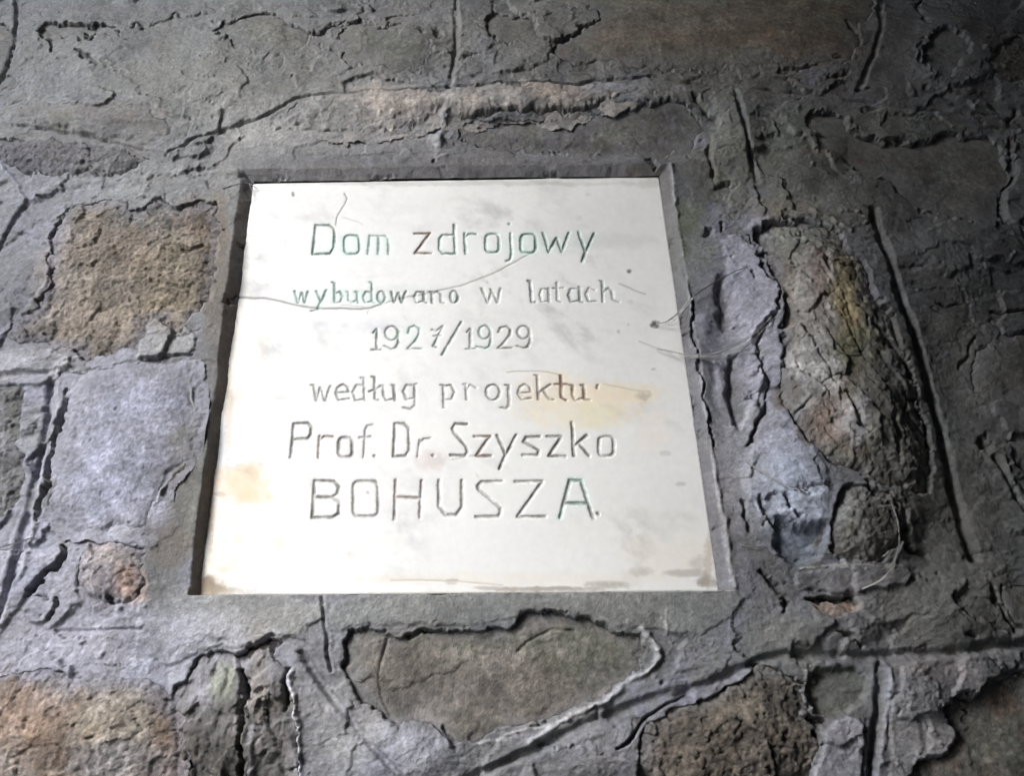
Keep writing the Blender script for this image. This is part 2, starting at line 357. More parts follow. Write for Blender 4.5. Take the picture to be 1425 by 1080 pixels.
# plates of mortar standing proud (or shallow hollows if negative): outline, height mm, edge px, colour or None
PLATES = [
    ([(640,-40),(635,20),(640,70),(640,110),(760,100),(768,62),(744,57),(700,64),(680,52),(676,30),(684,8),(690,-40)], 1.6, 2, None),
    ([(715,20),(745,28),(750,45),(744,57),(768,61),(795,54),(812,34),(845,27),(797,2),(795,-40),(700,-40)], 2.6, 1.5, (.20,.20,.20)),
    ([(1181,158),(1174,172),(1201,188),(1241,196),(1282,192),(1315,184),(1340,186),(1345,170),(1300,158),(1230,152)], 2.2, 1.5, (.17,.18,.145)),
    ([(1110,792),(1248,788),(1272,811),(1225,821),(1120,824),(1098,812)], 3, 2, (.17,.165,.18)),
    ([(1032,629),(1073,602),(1107,609),(1137,656),(1145,690),(1140,740),(1110,745),(1085,720),(1070,735),(1050,712),(1029,663)], 2, 9, (.36,.385,.47)),
    ([(1070,722),(1085,722),(1110,742),(1144,725),(1147,770),(1113,790),(1080,770)], -8, 7, (.13,.165,.21)),
    ([(1147,1003),(1187,999),(1204,1013),(1202,1120),(1124,1120),(1144,1043)], 3, 2, (.32,.32,.38)),
    ([(1117,935),(1180,928),(1213,938),(1208,975),(1180,990),(1150,998),(1122,985)], -5, 4, (.115,.12,.10)),
    ([(1240,930),(1300,915),(1425,900),(1425,930),(1389,939),(1366,966),(1325,962),(1309,989),(1336,1016),(1325,1050),(1282,1057),(1258,1085),(1250,1130),(1236,1130)], 2, 2, (.27,.26,.27)),
    ([(995,385),(1015,380),(1022,410),(1026,455),(1008,462),(995,430)], -5, 6, (.10,.10,.105)),
    ([(1012,495),(1035,488),(1046,520),(1048,560),(1040,590),(1020,600),(1012,560)], -6, 5, (.085,.085,.09)),
    ([(1000,340),(1025,330),(1042,345),(1060,365),(1062,392),(1078,412),(1075,440),(1050,470),(1020,455),(1005,400),(1015,370)], 2.5, 2.5, (.30,.30,.39)),
    ([(0,770),(40,765),(84,756),(86,775),(70,795),(34,822),(26,850),(0,880),(-60,880),(-60,770)], 2.5, 2, (.33,.32,.39)),
    ([(52,828),(78,828),(82,850),(66,866),(30,868),(34,838)], 2.5, 2, (.34,.33,.40)),
    ([(210,448),(232,452),(250,470),(262,462),(275,475),(268,496),(215,503),(190,503),(205,482)], 1.5, 2, (.29,.28,.29)),
    ([(0,488),(60,484),(95,495),(108,515),(95,520),(75,530),(0,534),(-60,536),(-60,488)], 2.5, 2, (.28,.27,.30)),
    ([(52,330),(72,345),(76,380),(60,410),(45,425),(20,442),(0,460),(-60,470),(-60,340),(0,345),(30,320)], -3, 4, (.13,.13,.15)),
    ([(212,805),(260,822),(450,830),(450,872),(350,896),(290,902),(240,930),(195,900),(195,850)], 1.5, 3, (.225,.225,.22)),
    ([(460,828),(700,825),(900,822),(1020,818),(1040,850),(960,890),(900,868),(850,872),(790,854),(740,850),(700,862),(600,872),(500,866),(462,890)], 1.0, 3, (.175,.18,.17)),
    ([(1345,690),(1425,700),(1500,700),(1500,800),(1360,790)], 1.5, 4, None),
    ([(985,125),(1022,125),(1050,252),(1010,262),(990,240),(985,205),(1000,180)], 1.5, 3, (.15,.15,.135)),
    ([(390,215),(480,186),(600,182),(612,205),(600,222),(480,226)], -1.2, 3, (.17,.165,.175)),
    ([(1150,380),(1165,378),(1180,410),(1190,440),(1180,470),(1160,440)], 0, 3, None),
    ([(1412,178),(1425,170),(1500,170),(1500,330),(1402,312),(1400,270),(1416,240)], 2, 2, (.12,.125,.13)),
]
# stains on mortar and stone, plus painted sky sheen and shade: (x, y, rx, ry, colour, strength)
TINTS = [
    (200,180,330,150,(.165,.165,.16),.5), (330,120,140,60,OLIVE,.6), (780,40,200,70,(.15,.145,.125),.4), (1060,60,200,60,(.15,.13,.10),.5),
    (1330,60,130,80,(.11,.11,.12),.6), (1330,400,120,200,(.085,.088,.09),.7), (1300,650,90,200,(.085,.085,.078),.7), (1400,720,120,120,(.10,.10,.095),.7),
    (1100,230,140,80,(.13,.135,.11),.7), (960,340,30,60,MOSS,.7), (1120,200,60,40,(.12,.13,.11),.5), (1000,120,100,40,(.12,.12,.10),.4),
    (60,240,110,40,BLUE,.35), (30,400,60,80,(.12,.115,.135),.8), (70,340,40,40,LILAC,.25), (90,850,140,100,(.27,.26,.32),.6), (250,920,140,60,(.29,.285,.34),.6),
    (60,900,120,40,(.28,.27,.33),.7), (190,600,60,70,(.27,.27,.35),.6), (180,720,60,50,(.29,.29,.38),.6), (300,350,22,90,(.15,.11,.07),.8), (300,470,16,90,(.12,.10,.075),.7),
    (265,690,28,90,(.12,.115,.095),.9), (225,790,26,60,(.10,.10,.095),.8), (235,760,30,30,(.12,.08,.05),.5), (245,250,140,30,(.19,.19,.185),.5), (380,175,80,34,(.27,.262,.258),.75), (900,125,60,14,(.24,.24,.24),.6), (1052,420,28,130,(.29,.29,.37),.7), (1085,590,26,90,(.30,.31,.40),.6), (1045,640,30,60,(.28,.28,.35),.5),
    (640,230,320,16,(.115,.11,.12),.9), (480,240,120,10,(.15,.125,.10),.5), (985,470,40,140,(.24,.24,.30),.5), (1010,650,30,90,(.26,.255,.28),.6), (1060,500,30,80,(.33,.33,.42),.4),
    (560,950,80,60,(.16,.135,.12),.4), (700,960,80,50,(.145,.115,.10),.5), (820,900,80,30,(.14,.15,.105),.35), (640,890,90,15,(.14,.145,.105),.3),
    (560,1050,70,40,(.27,.27,.32),.7), (850,1050,60,40,(.21,.21,.24),.6), (490,1000,40,60,(.25,.25,.25),.4), (980,860,60,40,(.18,.19,.20),.5), (1080,900,80,40,(.15,.155,.135),.5),
    (1200,880,80,40,(.17,.17,.175),.5), (1330,850,90,60,(.13,.13,.11),.6), (1100,700,60,60,(.34,.38,.48),.4), (1030,820,50,30,(.16,.16,.17),.5),
    (1300,930,50,20,(.26,.21,.20),.5), (1000,1040,100,40,(.11,.085,.065),.6), (1400,1000,60,80,(.08,.08,.06),.5), (1400,975,25,20,(.14,.08,.05),.6),
    (1130,420,40,60,(.36,.33,.30),.8), (1130,400,14,40,(.22,.13,.10),.6), (1125,530,34,50,(.38,.36,.35),.8), (1165,430,18,60,OCHRE,.9), (1185,500,40,26,(.17,.16,.075),.9),
    (1140,600,34,28,(.27,.19,.15),.8), (1088,555,16,26,(.12,.095,.07),.9), (1110,340,50,22,(.15,.16,.14),.8), (1230,560,50,90,(.10,.10,.09),.8), (300,60,380,60,(.135,.135,.125),.45), (1300,250,160,120,(.10,.10,.10),.5), (1180,600,14,30,(.4,.4,.44),.6),
    (150,400,90,60,(.30,.24,.185),.5), (100,450,60,30,(.33,.27,.22),.5), (240,400,40,60,(.25,.20,.12),.5), (150,340,60,30,(.25,.18,.13),.4), (270,300,30,25,(.15,.10,.08),.5),
    (185,815,22,26,(.42,.24,.15),.6), (50,1000,50,40,(.36,.23,.15),.5), (70,1050,40,30,(.15,.09,.05),.6), (160,1000,50,40,(.40,.34,.25),.5), (170,1060,60,30,(.33,.33,.36),.5),
    (310,950,18,30,(.17,.19,.12),.7), (360,940,14,60,(.24,.20,.15),.5), (560,150,60,14,(.45,.36,.30),.6), (770,132,50,10,(.44,.33,.26),.6), (840,125,36,10,(.42,.42,.50),.7),
    (1010,55,120,12,(.18,.13,.09),.6), (1130,70,60,14,(.17,.12,.085),.6), (150,160,80,12,(.22,.17,.14),.5), (70,215,60,16,(.10,.08,.075),.4), (90,170,20,10,(.20,.20,.13),.6),
    (1160,590,12,20,(.45,.44,.46),.5), (1160,845,30,10,(.34,.24,.18),.6), (1190,210,60,12,(.17,.10,.08),.3), (1080,290,50,14,(.20,.175,.14),.6),
]

# chunky swellings under mortar and stone alike: x, y, rx, ry, mm
BULGES = [
    (1150,500,110,210,13), (1240,620,60,140,5), (640,140,290,24,5), (180,390,130,110,5), (180,620,90,110,3), (90,1010,150,90,6), (330,1000,70,80,4),
    (690,940,190,60,-3), (1000,1040,130,70,6), (1330,1010,110,80,-3), (1270,240,120,60,-3), (1000,50,200,45,4), (1330,370,80,60,5), (1400,560,60,90,6),
    (1340,840,90,50,5), (1170,870,70,30,4), (120,160,120,25,4), (90,220,100,22,3), (130,60,90,35,4), (380,60,110,45,5), (540,70,70,40,4), (720,60,80,50,3),
    (1340,70,60,50,5), (30,380,40,50,4), (1120,200,50,50,4), (1030,180,30,60,3), (560,1050,70,40,5), (150,800,60,50,4), (40,620,40,90,3), (300,120,100,40,4),
    (1010,500,22,90,-4), (1200,735,60,50,5), (1090,690,50,70,4), (800,210,170,14,-3), (450,200,120,16,2), (1270,960,50,50,3), (830,1040,60,40,4),
]

# opening in which the plaque sits, on the wall plane; order TL TR BR BL
OPEN_PX = [(337, 234), (932, 226), (1017, 823), (261, 829)]
OPEN = unproj(OPEN_PX)[:, [0, 2]]
PLQ_PX = [(352, 255), (917, 245), (1001, 823), (270, 829)]
PLQ = unproj(PLQ_PX, 0.0)[:, [0, 2]]


# ------------------------------------------------------------------ evaluating the wall
def base_height(F):
    X, Z = F.X, F.Z
    h = 3.4 * fbm(X, Z, .22, 3, 1) + 3.0 * fbm(X, Z * 1.3, .10, 2, 3) + 2.2 * fbm(X, Z * 1.5, .06, 3, 5, .55)
    # smeared plates of mortar with torn edges
    wx = X + .016 * fbm(X, Z, .04, 6, 21, .66); wz = Z + .016 * fbm(X, Z, .04, 6, 22, .66)
    n = fbm(wx, wz * 1.35, .11, 3, 31, .5) * 2.6
    fr = n - np.floor(n)
    flake = np.floor(n) + sstep(.90, .99, fr) - .45 * fr
    h += 2.4 * flake * sstep(-.30, .2, fbm(X, Z, .16, 2, 41))
    # trowel drag, running up to the right
    a = X * .86 + Z * .5; b = Z * .86 - X * .5
    h += 1.1 * fbm(a * .4, b, .016, 4, 45, .6) * sstep(-.4, .3, fbm(X, Z, .11, 2, 48))
    h += 1.5 * fbm(wx * .8, wz * 1.2, .018, 4, 50, .62)
    h += .55 * fbm(X * .5 + Z * .15, Z * 1.2, .006, 3, 60, .65)
    fc, ed = facets(wx * .9, wz * 1.3, .034, 64, .9)
    h += 1.7 * fc * sstep(-.15, .35, fbm(X, Z, .14, 2, 66))
    h += .8 * fbm(wx, wz, .004, 2, 69, .7) * sstep(-.2, .4, fbm(X, Z, .05, 2, 70))
    pit = fbm(X, Z, .009, 3, 71, .6)
    h -= 2.0 * sstep(.32, .6, pit) * sstep(-.3, .3, fbm(X, Z, .07, 2, 76))
    lump = fbm(X, Z, .012, 4, 81, .65)
    h += 2.4 * sstep(.18, .6, lump) * sstep(0, .35, fbm(X, Z, .10, 2, 86))
    return h


def apply_features(F, h, col, is_stone=False):
    for x, y, rx, ry, mm in BULGES:
        w = F.win([(x - rx * 1.8, y - ry * 1.8), (x + rx * 1.8, y + ry * 1.8)], 4)
        if w is not None:
            q = ((F.px[w] + .7 * (F.wx[w] - F.px[w]) - x) / rx) ** 2 + ((F.py[w] + .7 * (F.wy[w] - F.py[w]) - y) / ry) ** 2
            h[w] += 1.55 * mm * np.exp(-q ** 1.5 * .9)
    for P, dep, rough, c1, c2, bulge, grain, lab in STONES:
        if is_stone:
            continue
        Pr = rounded(P, True, 1)
        w, d = F.sdf(Pr, 14, 1.8)
        if w is None:
            continue
        # mortar runs over the rim unevenly: torn here, feathered there
        d = d + 9 * fbm(F.X[w], F.Z[w], .022, 4, 1200 + int(P[0][0]) % 50, .62) + 2.0
        soft = .5 + .5 * fbm(F.X[w], F.Z[w], .05, 2, 1250)
        k = sstep(1.6, -2.2 - 9 * np.clip(soft - .35, 0, 1), d)
        lip = np.exp(-((d - 5) / 4.0) ** 2) * .8 * fbm(F.X[w], F.Z[w], .03, 2, 1260)
        h[w] += lip - k * (dep + 6)
    for P, hh, ed, c in PLATES:
        w, d = F.sdf(rounded(P, True, 1), 14, 1.4)
        if w is None:
            continue
        k = sstep(ed * .6, -ed, d)
        h[w] += hh * k * (1 if not is_stone else .0)
        if c is not None and not is_stone:
            k2 = sstep(3, -4, d)[..., None] * .8
            col[w] = col[w] * (1 - k2) + np.array(c) * k2
    for P, hw, dep, rim in GROOVES:
        Pr = rounded(P, False, 2)
        w, d = F.line(Pr, hw * 3, .55)
        if w is None:
            continue
        vary = np.clip(.8 + .8 * fbm(F.X[w], F.Z[w], .05, 3, 500, .6), .15, 1.4)
        wv = hw * np.clip(.95 + .7 * fbm(F.X[w], F.Z[w], .03, 4, 520, .65), .4, 1.6)
        h[w] -= dep * vary * (1 - sstep(wv * .2, wv * 1.2, d))
        h[w] += rim * 1.6 * np.exp(-((d - wv * 1.6) / (wv * .5)) ** 2) * np.clip(fbm(F.X[w], F.Z[w], .04, 3, 540) + .25, 0, 1)
    for P, hw, dep in SLOTS:
        w, d = F.line(rounded(P, False, 1), hw * 2 + 4, 1.5)
        if w is None:
            continue
        ex = np.minimum(np.hypot(F.px[w] - P[0][0], F.py[w] - P[0][1]), np.hypot(F.px[w] - P[-1][0], F.py[w] - P[-1][1]))
        tp = .35 + .65 * sstep(0, hw * 4, ex) if len(P) > 2 else 1.0
        jag = hw * tp * (.95 + 1.1 * fbm(F.X[w], F.Z[w], .009, 3, 600, .6) + .8 * fbm(F.X[w], F.Z[w], .024, 2, 610))
        h[w] -= .78 * dep * (1 - sstep(jag * .2, jag + 1.2, d))
        if not is_stone:
            k = (.55 * (1 - sstep(jag, jag + 3, d)))[..., None]
            col[w] = col[w] * (1 - k) + np.array((.09, .085, .085)) * k
    for P, hw, hh, c in RIDGES:
        w, d = F.line(rounded(P, False, 2), hw * 3 + 3, 1.0)
        if w is None:
            continue
        wd = hw * (.9 + .9 * fbm(F.X[w], F.Z[w], .018, 4, 700, .65))
        g = np.exp(-(d / np.maximum(wd, .6)) ** 2)
        if is_stone:
            g = g * .3
        h[w] += hh * g * np.clip(.9 + 1.2 * fbm(F.X[w], F.Z[w], .02, 3, 720), .1, 1.8)
        if c is not None:
            k = (np.clip(g * 1.2, 0, 1) * .8)[..., None]
            col[w] = col[w] * (1 - k) + np.array(c) * k


def apply_tints(F, col):
    for x, y, rx, ry, c, st in TINTS:
        w = F.win([(x - rx * 2, y - ry * 2), (x + rx * 2, y + ry * 2)], 10)
        if w is None:
            continue
        q = ((F.wx[w] - x) / rx) ** 2 + ((F.wy[w] - y) / ry) ** 2
        nn = fbm(F.X[w], F.Z[w], .03, 3, int(x) % 97 + 800, .6)
        k = (st * sstep(1.9, .3, q + 1.1 * nn))[..., None]
        col[w] = col[w] * (1 - k) + np.array(c) * k


def speckle(F, col, a=1.0):
    lum = col.mean(-1, keepdims=True)
    col *= .76; col += .24 * lum; col *= 1.05
    n = fbm(F.X, F.Z, .02, 5, 900, .65)
    m = fbm(F.X, F.Z, .09, 3, 920, .6)
    q = fbm(F.X, F.Z * 1.2, .035, 5, 910, .7)
    v = np.exp(a * (.42 * n + .22 * m + .40 * q))[..., None]
    hue = fbm(F.X, F.Z, .06, 3, 940, .6)[..., None]
    col *= v
    col *= 1 + hue * np.array([.07, .015, -.07])
    s = fbm(F.X, F.Z, .0045, 2, 960, .6)[..., None]
    col *= 1 + .35 * a * s
    g = fbm(F.X, F.Z, .0022, 2, 970, .7)[..., None]
    col *= 1 + .4 * g
    # pale lime specks
    sp = sstep(.52, .66, fbm(F.X, F.Z, .006, 2, 980, .6)) * sstep(.0, .3, fbm(F.X, F.Z, .07, 2, 985))
    col += (sp * .10)[..., None] * np.array([1, 1, .96])


def quad_sdf(X, Z, Q):
    """signed distance (m) to the plaque opening, negative inside"""
    d = seg_dist(X, Z, Q, True)
    return np.where(inside(X, Z, Q), -d, d)


def wall_height(F):
    col = np.empty(F.X.shape + (3,), np.float32); col[:] = (.138, .139, .150)
    # light falloff painted into the colour: cooler and paler lower left, darker right
    g = sstep(700, 0, F.px) * sstep(100, 900, F.py)
    col = col * (1 - g[..., None] * .6) + np.array((.245, .24, .28)) * g[..., None] * .6
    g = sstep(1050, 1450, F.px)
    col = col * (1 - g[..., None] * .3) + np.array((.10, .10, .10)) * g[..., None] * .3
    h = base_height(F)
    li = sstep(.0, .45, fbm(F.X, F.Z, .045, 4, 1300, .65) + .35 * np.exp(-((F.px - 1020) / 90) ** 2) * (F.py > 280) + .25 * sstep(500, 100, F.px) * sstep(150, 500, F.py) - .12)
    li = (li * .55)[..., None]
    col = col * (1 - li) + np.array((.225, .225, .325)) * li  # blue-lilac sky sheen painted into the mortar colour
    # trowelled bands round the opening are smoother
    qd = quad_sdf(F.X, F.Z, OPEN)
    sm = sstep(.045, .012, qd)
    h = h * (1 - .75 * sm)
    apply_features(F, h, col)
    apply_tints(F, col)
    speckle(F, col)
    # the opening: face of the mortar runs in to the plaque as a steep reveal
    wx = F.X + .0024 * fbm(F.X, F.Z, .035, 5, 1100, .6); wz = F.Z + .0018 * fbm(F.X, F.Z, .035, 5, 1110, .6)
    chip = .0045 * sstep(.22, .55, fbm(F.X, F.Z, .024, 4, 1140, .6))
    k = None
    for e, (wa, wb) in enumerate(((.0135, .0135), (.0115, .0075), (.0018, .0018), (.0060, .0100))):       # top, right, bottom, left splay
        (x0, z0), (x1, z1) = OPEN[e], OPEN[(e + 1) % 4]
        L = math.hypot(x1 - x0, z1 - z0)
        ds = ((wx - x0) * (z1 - z0) - (wz - z0) * (x1 - x0)) / L + (chip if e != 2 else .3 * chip)      # positive inside
        tt = np.clip(((wx - x0) * (x1 - x0) + (wz - z0) * (z1 - z0)) / (L * L), 0, 1)
        kk = np.clip(ds / (wa + (wb - wa) * tt), 0, 1.6)
        k = kk if k is None else np.minimum(k, kk)
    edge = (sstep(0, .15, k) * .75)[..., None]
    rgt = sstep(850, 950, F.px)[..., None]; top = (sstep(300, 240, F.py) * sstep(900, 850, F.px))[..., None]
    ec = np.array((.20, .165, .14)) * (1 - rgt) + np.array((.095, .092, .098)) * rgt  # reveal tone differs per side: lighting correction painted into the colour
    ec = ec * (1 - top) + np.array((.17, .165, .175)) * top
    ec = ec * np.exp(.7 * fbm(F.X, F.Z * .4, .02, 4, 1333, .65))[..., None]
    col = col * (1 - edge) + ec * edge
    ks = np.clip(k, 0, 1)
    h = h * (1 - .8 * ks) - 9.0 * k + 1.5 * sstep(.1, .8, ks) * fbm(F.X, F.Z, .010, 5, 1120, .68)
    return h, np.clip(col, .012, .9), qd


# ------------------------------------------------------------------ materials
def new_mat(name):
    m = bpy.data.materials.new(name); m.use_nodes = True
    nt = m.node_tree
    for n in list(nt.nodes):
        if n.type not in ('BSDF_PRINCIPLED', 'OUTPUT_MATERIAL'):
            nt.nodes.remove(n)
    b = [n for n in nt.nodes if n.type == 'BSDF_PRINCIPLED'][0]
    return m, nt, b


def noise(nt, scale, det=6, rough=.6, vec=None, stretch=None):
    n = nt.nodes.new('ShaderNodeTexNoise')
    n.inputs['Scale'].default_value = scale; n.inputs['Detail'].default_value = det; n.inputs['Roughness'].default_value = rough
    if vec is not None:
        if stretch:
            mp = nt.nodes.new('ShaderNodeMapping'); mp.inputs['Scale'].default_value = stretch
            nt.links.new(vec, mp.inputs['Vector']); vec = mp.outputs[0]
        nt.links.new(vec, n.inputs['Vector'])
    return n


def attr_mat(name, rough, bump_d, scales, var=.5, spec=.25, stretch=None):
    m, nt, b = new_mat(name)
    L = nt.links.new
    tc = nt.nodes.new('ShaderNodeTexCoord')
    at = nt.nodes.new('ShaderNodeAttribute'); at.attribute_name = 'Col'
    n1 = noise(nt, scales[0], 8, .65, tc.outputs['Object'], stretch)
    n2 = noise(nt, scales[1], 6, .7, tc.outputs['Object'])
    mr = nt.nodes.new('ShaderNodeMapRange')
    mr.inputs['From Min'].default_value = .3; mr.inputs['From Max'].default_value = .7
    mr.inputs['To Min'].default_value = 1 - var * .5; mr.inputs['To Max'].default_value = 1 + var * .5
    L(n1.outputs['Fac'], mr.inputs['Value'])
    vm = nt.nodes.new('ShaderNodeVectorMath'); vm.operation = 'SCALE'
    L(at.outputs['Color'], vm.inputs[0]); L(mr.outputs[0], vm.inputs['Scale'])
    L(vm.outputs[0], b.inputs['Base Color'])
    ad = nt.nodes.new('ShaderNodeMath'); ad.operation = 'ADD'
    L(n1.outputs['Fac'], ad.inputs[0]); L(n2.outputs['Fac'], ad.inputs[1])
    bp = nt.nodes.new('ShaderNodeBump'); bp.inputs['Distance'].default_value = bump_d; bp.inputs['Strength'].default_value = .8
    L(ad.outputs[0], bp.inputs['Height']); L(bp.outputs[0], b.inputs['Normal'])
    b.inputs['Roughness'].default_value = rough
    b.inputs['Specular IOR Level'].default_value = spec
    return m


MAT_MORTAR = attr_mat('lime_mortar', .5, .0011, (260, 900), .5, .5)
MAT_ROUGH = attr_mat('rough_sandstone', .8, .0018, (330, 1100), .8, .35)
MAT_SMOOTH = attr_mat('smooth_stone', .62, .0012, (200, 800), .55, .45)
MAT_SLATE = attr_mat('split_slate', .5, .0014, (260, 900), .6, .6, (1, 1, .5))
MAT_MARBLE = attr_mat('marble', .33, .00012, (90, 400), .05, .45)
MAT_LETTER = attr_mat('letter_paint', .6, .0003, (300, 900), .5, .3)


def grid_mesh(name, co, colr, keep, mat, parent=None, smooth=True):
    """co (r,c,3), keep (r-1,c-1) bool -> mesh object with colour attribute"""
    r, c = co.shape[:2]
    idx = np.arange(r * c).reshape(r, c)
    q = np.stack([idx[:-1, :-1], idx[:-1, 1:], idx[1:, 1:], idx[1:, :-1]], -1)[keep]
    if len(q) == 0:
        return None
    used, inv = np.unique(q.ravel(), return_inverse=True)
    V = co.reshape(-1, 3)[used].astype(np.float32)
    Cc = colr.reshape(-1, 3)[used]
    me = bpy.data.meshes.new(name)
    me.vertices.add(len(V)); me.vertices.foreach_set('co', V.ravel())
    n = len(q)
    me.loops.add(n * 4); me.loops.foreach_set('vertex_index', inv.astype(np.int32).ravel())
    me.polygons.add(n)
    me.polygons.foreach_set('loop_start', np.arange(0, n * 4, 4, dtype=np.int32))
    me.polygons.foreach_set('loop_total', np.full(n, 4, np.int32))
    me.polygons.foreach_set('use_smooth', np.full(n, smooth))
    me.update(calc_edges=True)
    ca = me.color_attributes.new('Col', 'FLOAT_COLOR', 'POINT')
    ca.data.foreach_set('color', np.concatenate([Cc, np.ones((len(Cc), 1))], 1).astype(np.float32).ravel())
    me.materials.append(mat)
    o = bpy.data.objects.new(name, me)
    C.objects.link(o)
    if parent is not None:
        o.parent = parent
    return o


def empty(name, loc, label=None, cat=None, group=None, kind=None):
    o = bpy.data.objects.new(name, None); C.objects.link(o); o.location = loc
    o.empty_display_size = .05
    if label: o['label'] = label
    if cat: o['category'] = cat
    if group: o['group'] = group
    if kind: o['kind'] = kind
    return o


def graded(lo, hi, step, mlo, mhi):
    """even steps between lo and hi, growing steps out to the margins"""
    a = list(np.arange(lo, hi, step))
    s = step; x = a[-1]
    while x < mhi:
        s *= 1.12; x += s; a.append(x)
    s = step; x = lo; pre = []
    while x > mlo:
        s *= 1.12; x -= s; pre.append(x)
    return np.array(pre[::-1] + a)


# ------------------------------------------------------------------ the wall
wall = empty('stone_wall', (0, 0, 0), 'old rubble stone wall with smeared grey mortar and scored joints around the marble plaque', 'wall')
us = graded(-.53, .67, .00105, -.95, 1.15)
zs = [-.36]
while zs[-1] < .49:
    zs.append(zs[-1] + np.interp(zs[-1], [-.36, .49], [.00080, .00125]))
s = .00125
while zs[-1] < .8:
    s *= 1.12; zs.append(zs[-1] + s)
s = .0008; pre = []; z = -.36
while z > -.75:
    s *= 1.12; z -= s; pre.append(z)
zs = np.array(pre[::-1] + zs)
X, Z = np.meshgrid(us, zs)
F = Field(X, Z)
H, COL, QD = wall_height(F)
Y = WY0 - H * .001
# stones, on the same kind of grid, each cut out as an object of its own


def stone_field(spec, i):
    P, dep, rough, c1, c2, bulge, grain, lab = spec
    m = 26
    w = F.win(P, m)
    if w is None:
        return None
    S = Field.__new__(Field)
    for k in ('X', 'Z', 'px', 'py', 'wx', 'wy'):
        setattr(S, k, getattr(F, k)[w])
    Pr = rounded(P, True, 1)
    x = S.px + (S.wx - S.px) * 1.8; y = S.py + (S.wy - S.py) * 1.8
    d = seg_dist(x, y, Pr, True); d = np.where(inside(x, y, Pr), -d, d)
    seed = 2000 + 37 * i
    h = 3.2 * fbm(S.X, S.Z, .22, 3, 1) + 1.0 * fbm(S.X, S.Z * 1.5, .05, 3, 5, .55) - dep
    dm = max(20.0, float(-d.min()))
    bl = np.clip(-d / dm, 0, 1)
    h += bulge * (np.sqrt(1 - (1 - bl) ** 2) - .35)
    n = fbm(S.X, S.Z, .06, 3, seed + 3)
    wxx = S.X + .005 * fbm(S.X, S.Z, .02, 4, seed + 41, .65); wzz = S.Z + .005 * fbm(S.X, S.Z, .02, 4, seed + 42, .65)
    if grain == 'rough':
        f1, e1 = facets(wxx, wzz, .020, seed + 1, .9); f2, e2 = facets(wxx, wzz, .0075, seed + 2, .9)
        h += rough * (.55 * f1 + .38 * f2 + .9 * fbm(S.X, S.Z, .025, 4, seed, .6) + .5 * fbm(S.X, S.Z, .004, 3, seed + 15, .7))
        h -= rough * .9 * sstep(.30, .6, fbm(S.X, S.Z, .008, 3, seed + 9, .65))
    elif grain == 'plaster':
        h += rough * (.8 * fbm(S.X, S.Z, .03, 4, seed, .6) + .5 * fbm(S.X + S.Z * .6, S.Z * .5, .010, 3, seed + 9, .65) + .3 * fbm(S.X, S.Z, .003, 2, seed + 15))
        h -= 1.3 * sstep(.36, .6, fbm(S.X, S.Z * .6, .007, 3, seed + 19, .6))
    elif grain == 'slate':
        if i == 9:
            ta = wxx * .93 + wzz * .36; tb = wzz * .93 - wxx * .36
            f1, e1 = facets(ta, tb * .45, .024, seed + 1, 1.0); f2, e2 = facets(ta, tb * .7, .0085, seed + 2, .9)
            h += rough * (.9 * f1 + .35 * f2 + .8 * fbm(S.X, S.Z, .03, 5, seed, .62) + .3 * fbm(S.X, S.Z, .004, 3, seed + 15, .7))
            h -= 3.0 * sstep(.05, .0, e1) * sstep(-.1, .3, fbm(S.X, S.Z, .04, 2, seed + 8))
        else:
            f1, e1 = facets(wxx + .15 * wzz, wzz * .5, .020, seed + 1, 1.0); f2, e2 = facets(wxx, wzz * .6, .007, seed + 2, .9)
            h += rough * (.9 * f1 + .5 * f2 + .6 * fbm(S.X, S.Z * .6, .02, 5, seed, .65))
    elif grain == 'strata':
        a = fbm(S.X * .18, S.Z, .02, 4, seed, .6) * 2.6
        fr = a - np.floor(a)
        h += rough * (.5 * (np.floor(a) + sstep(.5, 1, fr)) + .8 * fbm(S.X, S.Z, .02, 4, seed + 5, .6))
    else:
        a = fbm(S.X * .8, S.Z, .05, 4, seed, .55) * 2.2
        fr = a - np.floor(a)
        h += rough * (.7 * (np.floor(a) + sstep(.8, 1, fr)) + .9 * fbm(S.X, S.Z, .03, 4, seed + 5, .58) + .25 * fbm(S.X, S.Z, .005, 3, seed + 9))
    h += 3.0 * fbm(S.X, S.Z * 1.3, .10, 2, 3)
    h -= (1.0 + 2.8 * fbm(S.X, S.Z, .04, 2, seed + 30)) * sstep(-6, 8, d)
    mix = sstep(-.35, .35, fbm(S.X, S.Z, .03, 4, seed + 11, .6) * 1.4 + n * .3)[..., None]
    col = (np.array(c1) * mix + np.array(c2) * (1 - mix)).astype(np.float32)
    apply_features(S, h, col, True)
    apply_tints(S, col)
    speckle(S, col, 1.7)
    # lime dust washed over from the mortar at the rim
    k = (sstep(-26, 0, d + 20 * n + 8 * fbm(S.X, S.Z, .012, 4, seed + 50, .65)) * .6)[..., None]
    col = col * (1 - k) + (np.array((.25, .245, .28)) if i in (0, 1, 2, 3) else np.array((.18, .175, .18))) * k
    return w, d, h, np.clip(col, .012, .9)


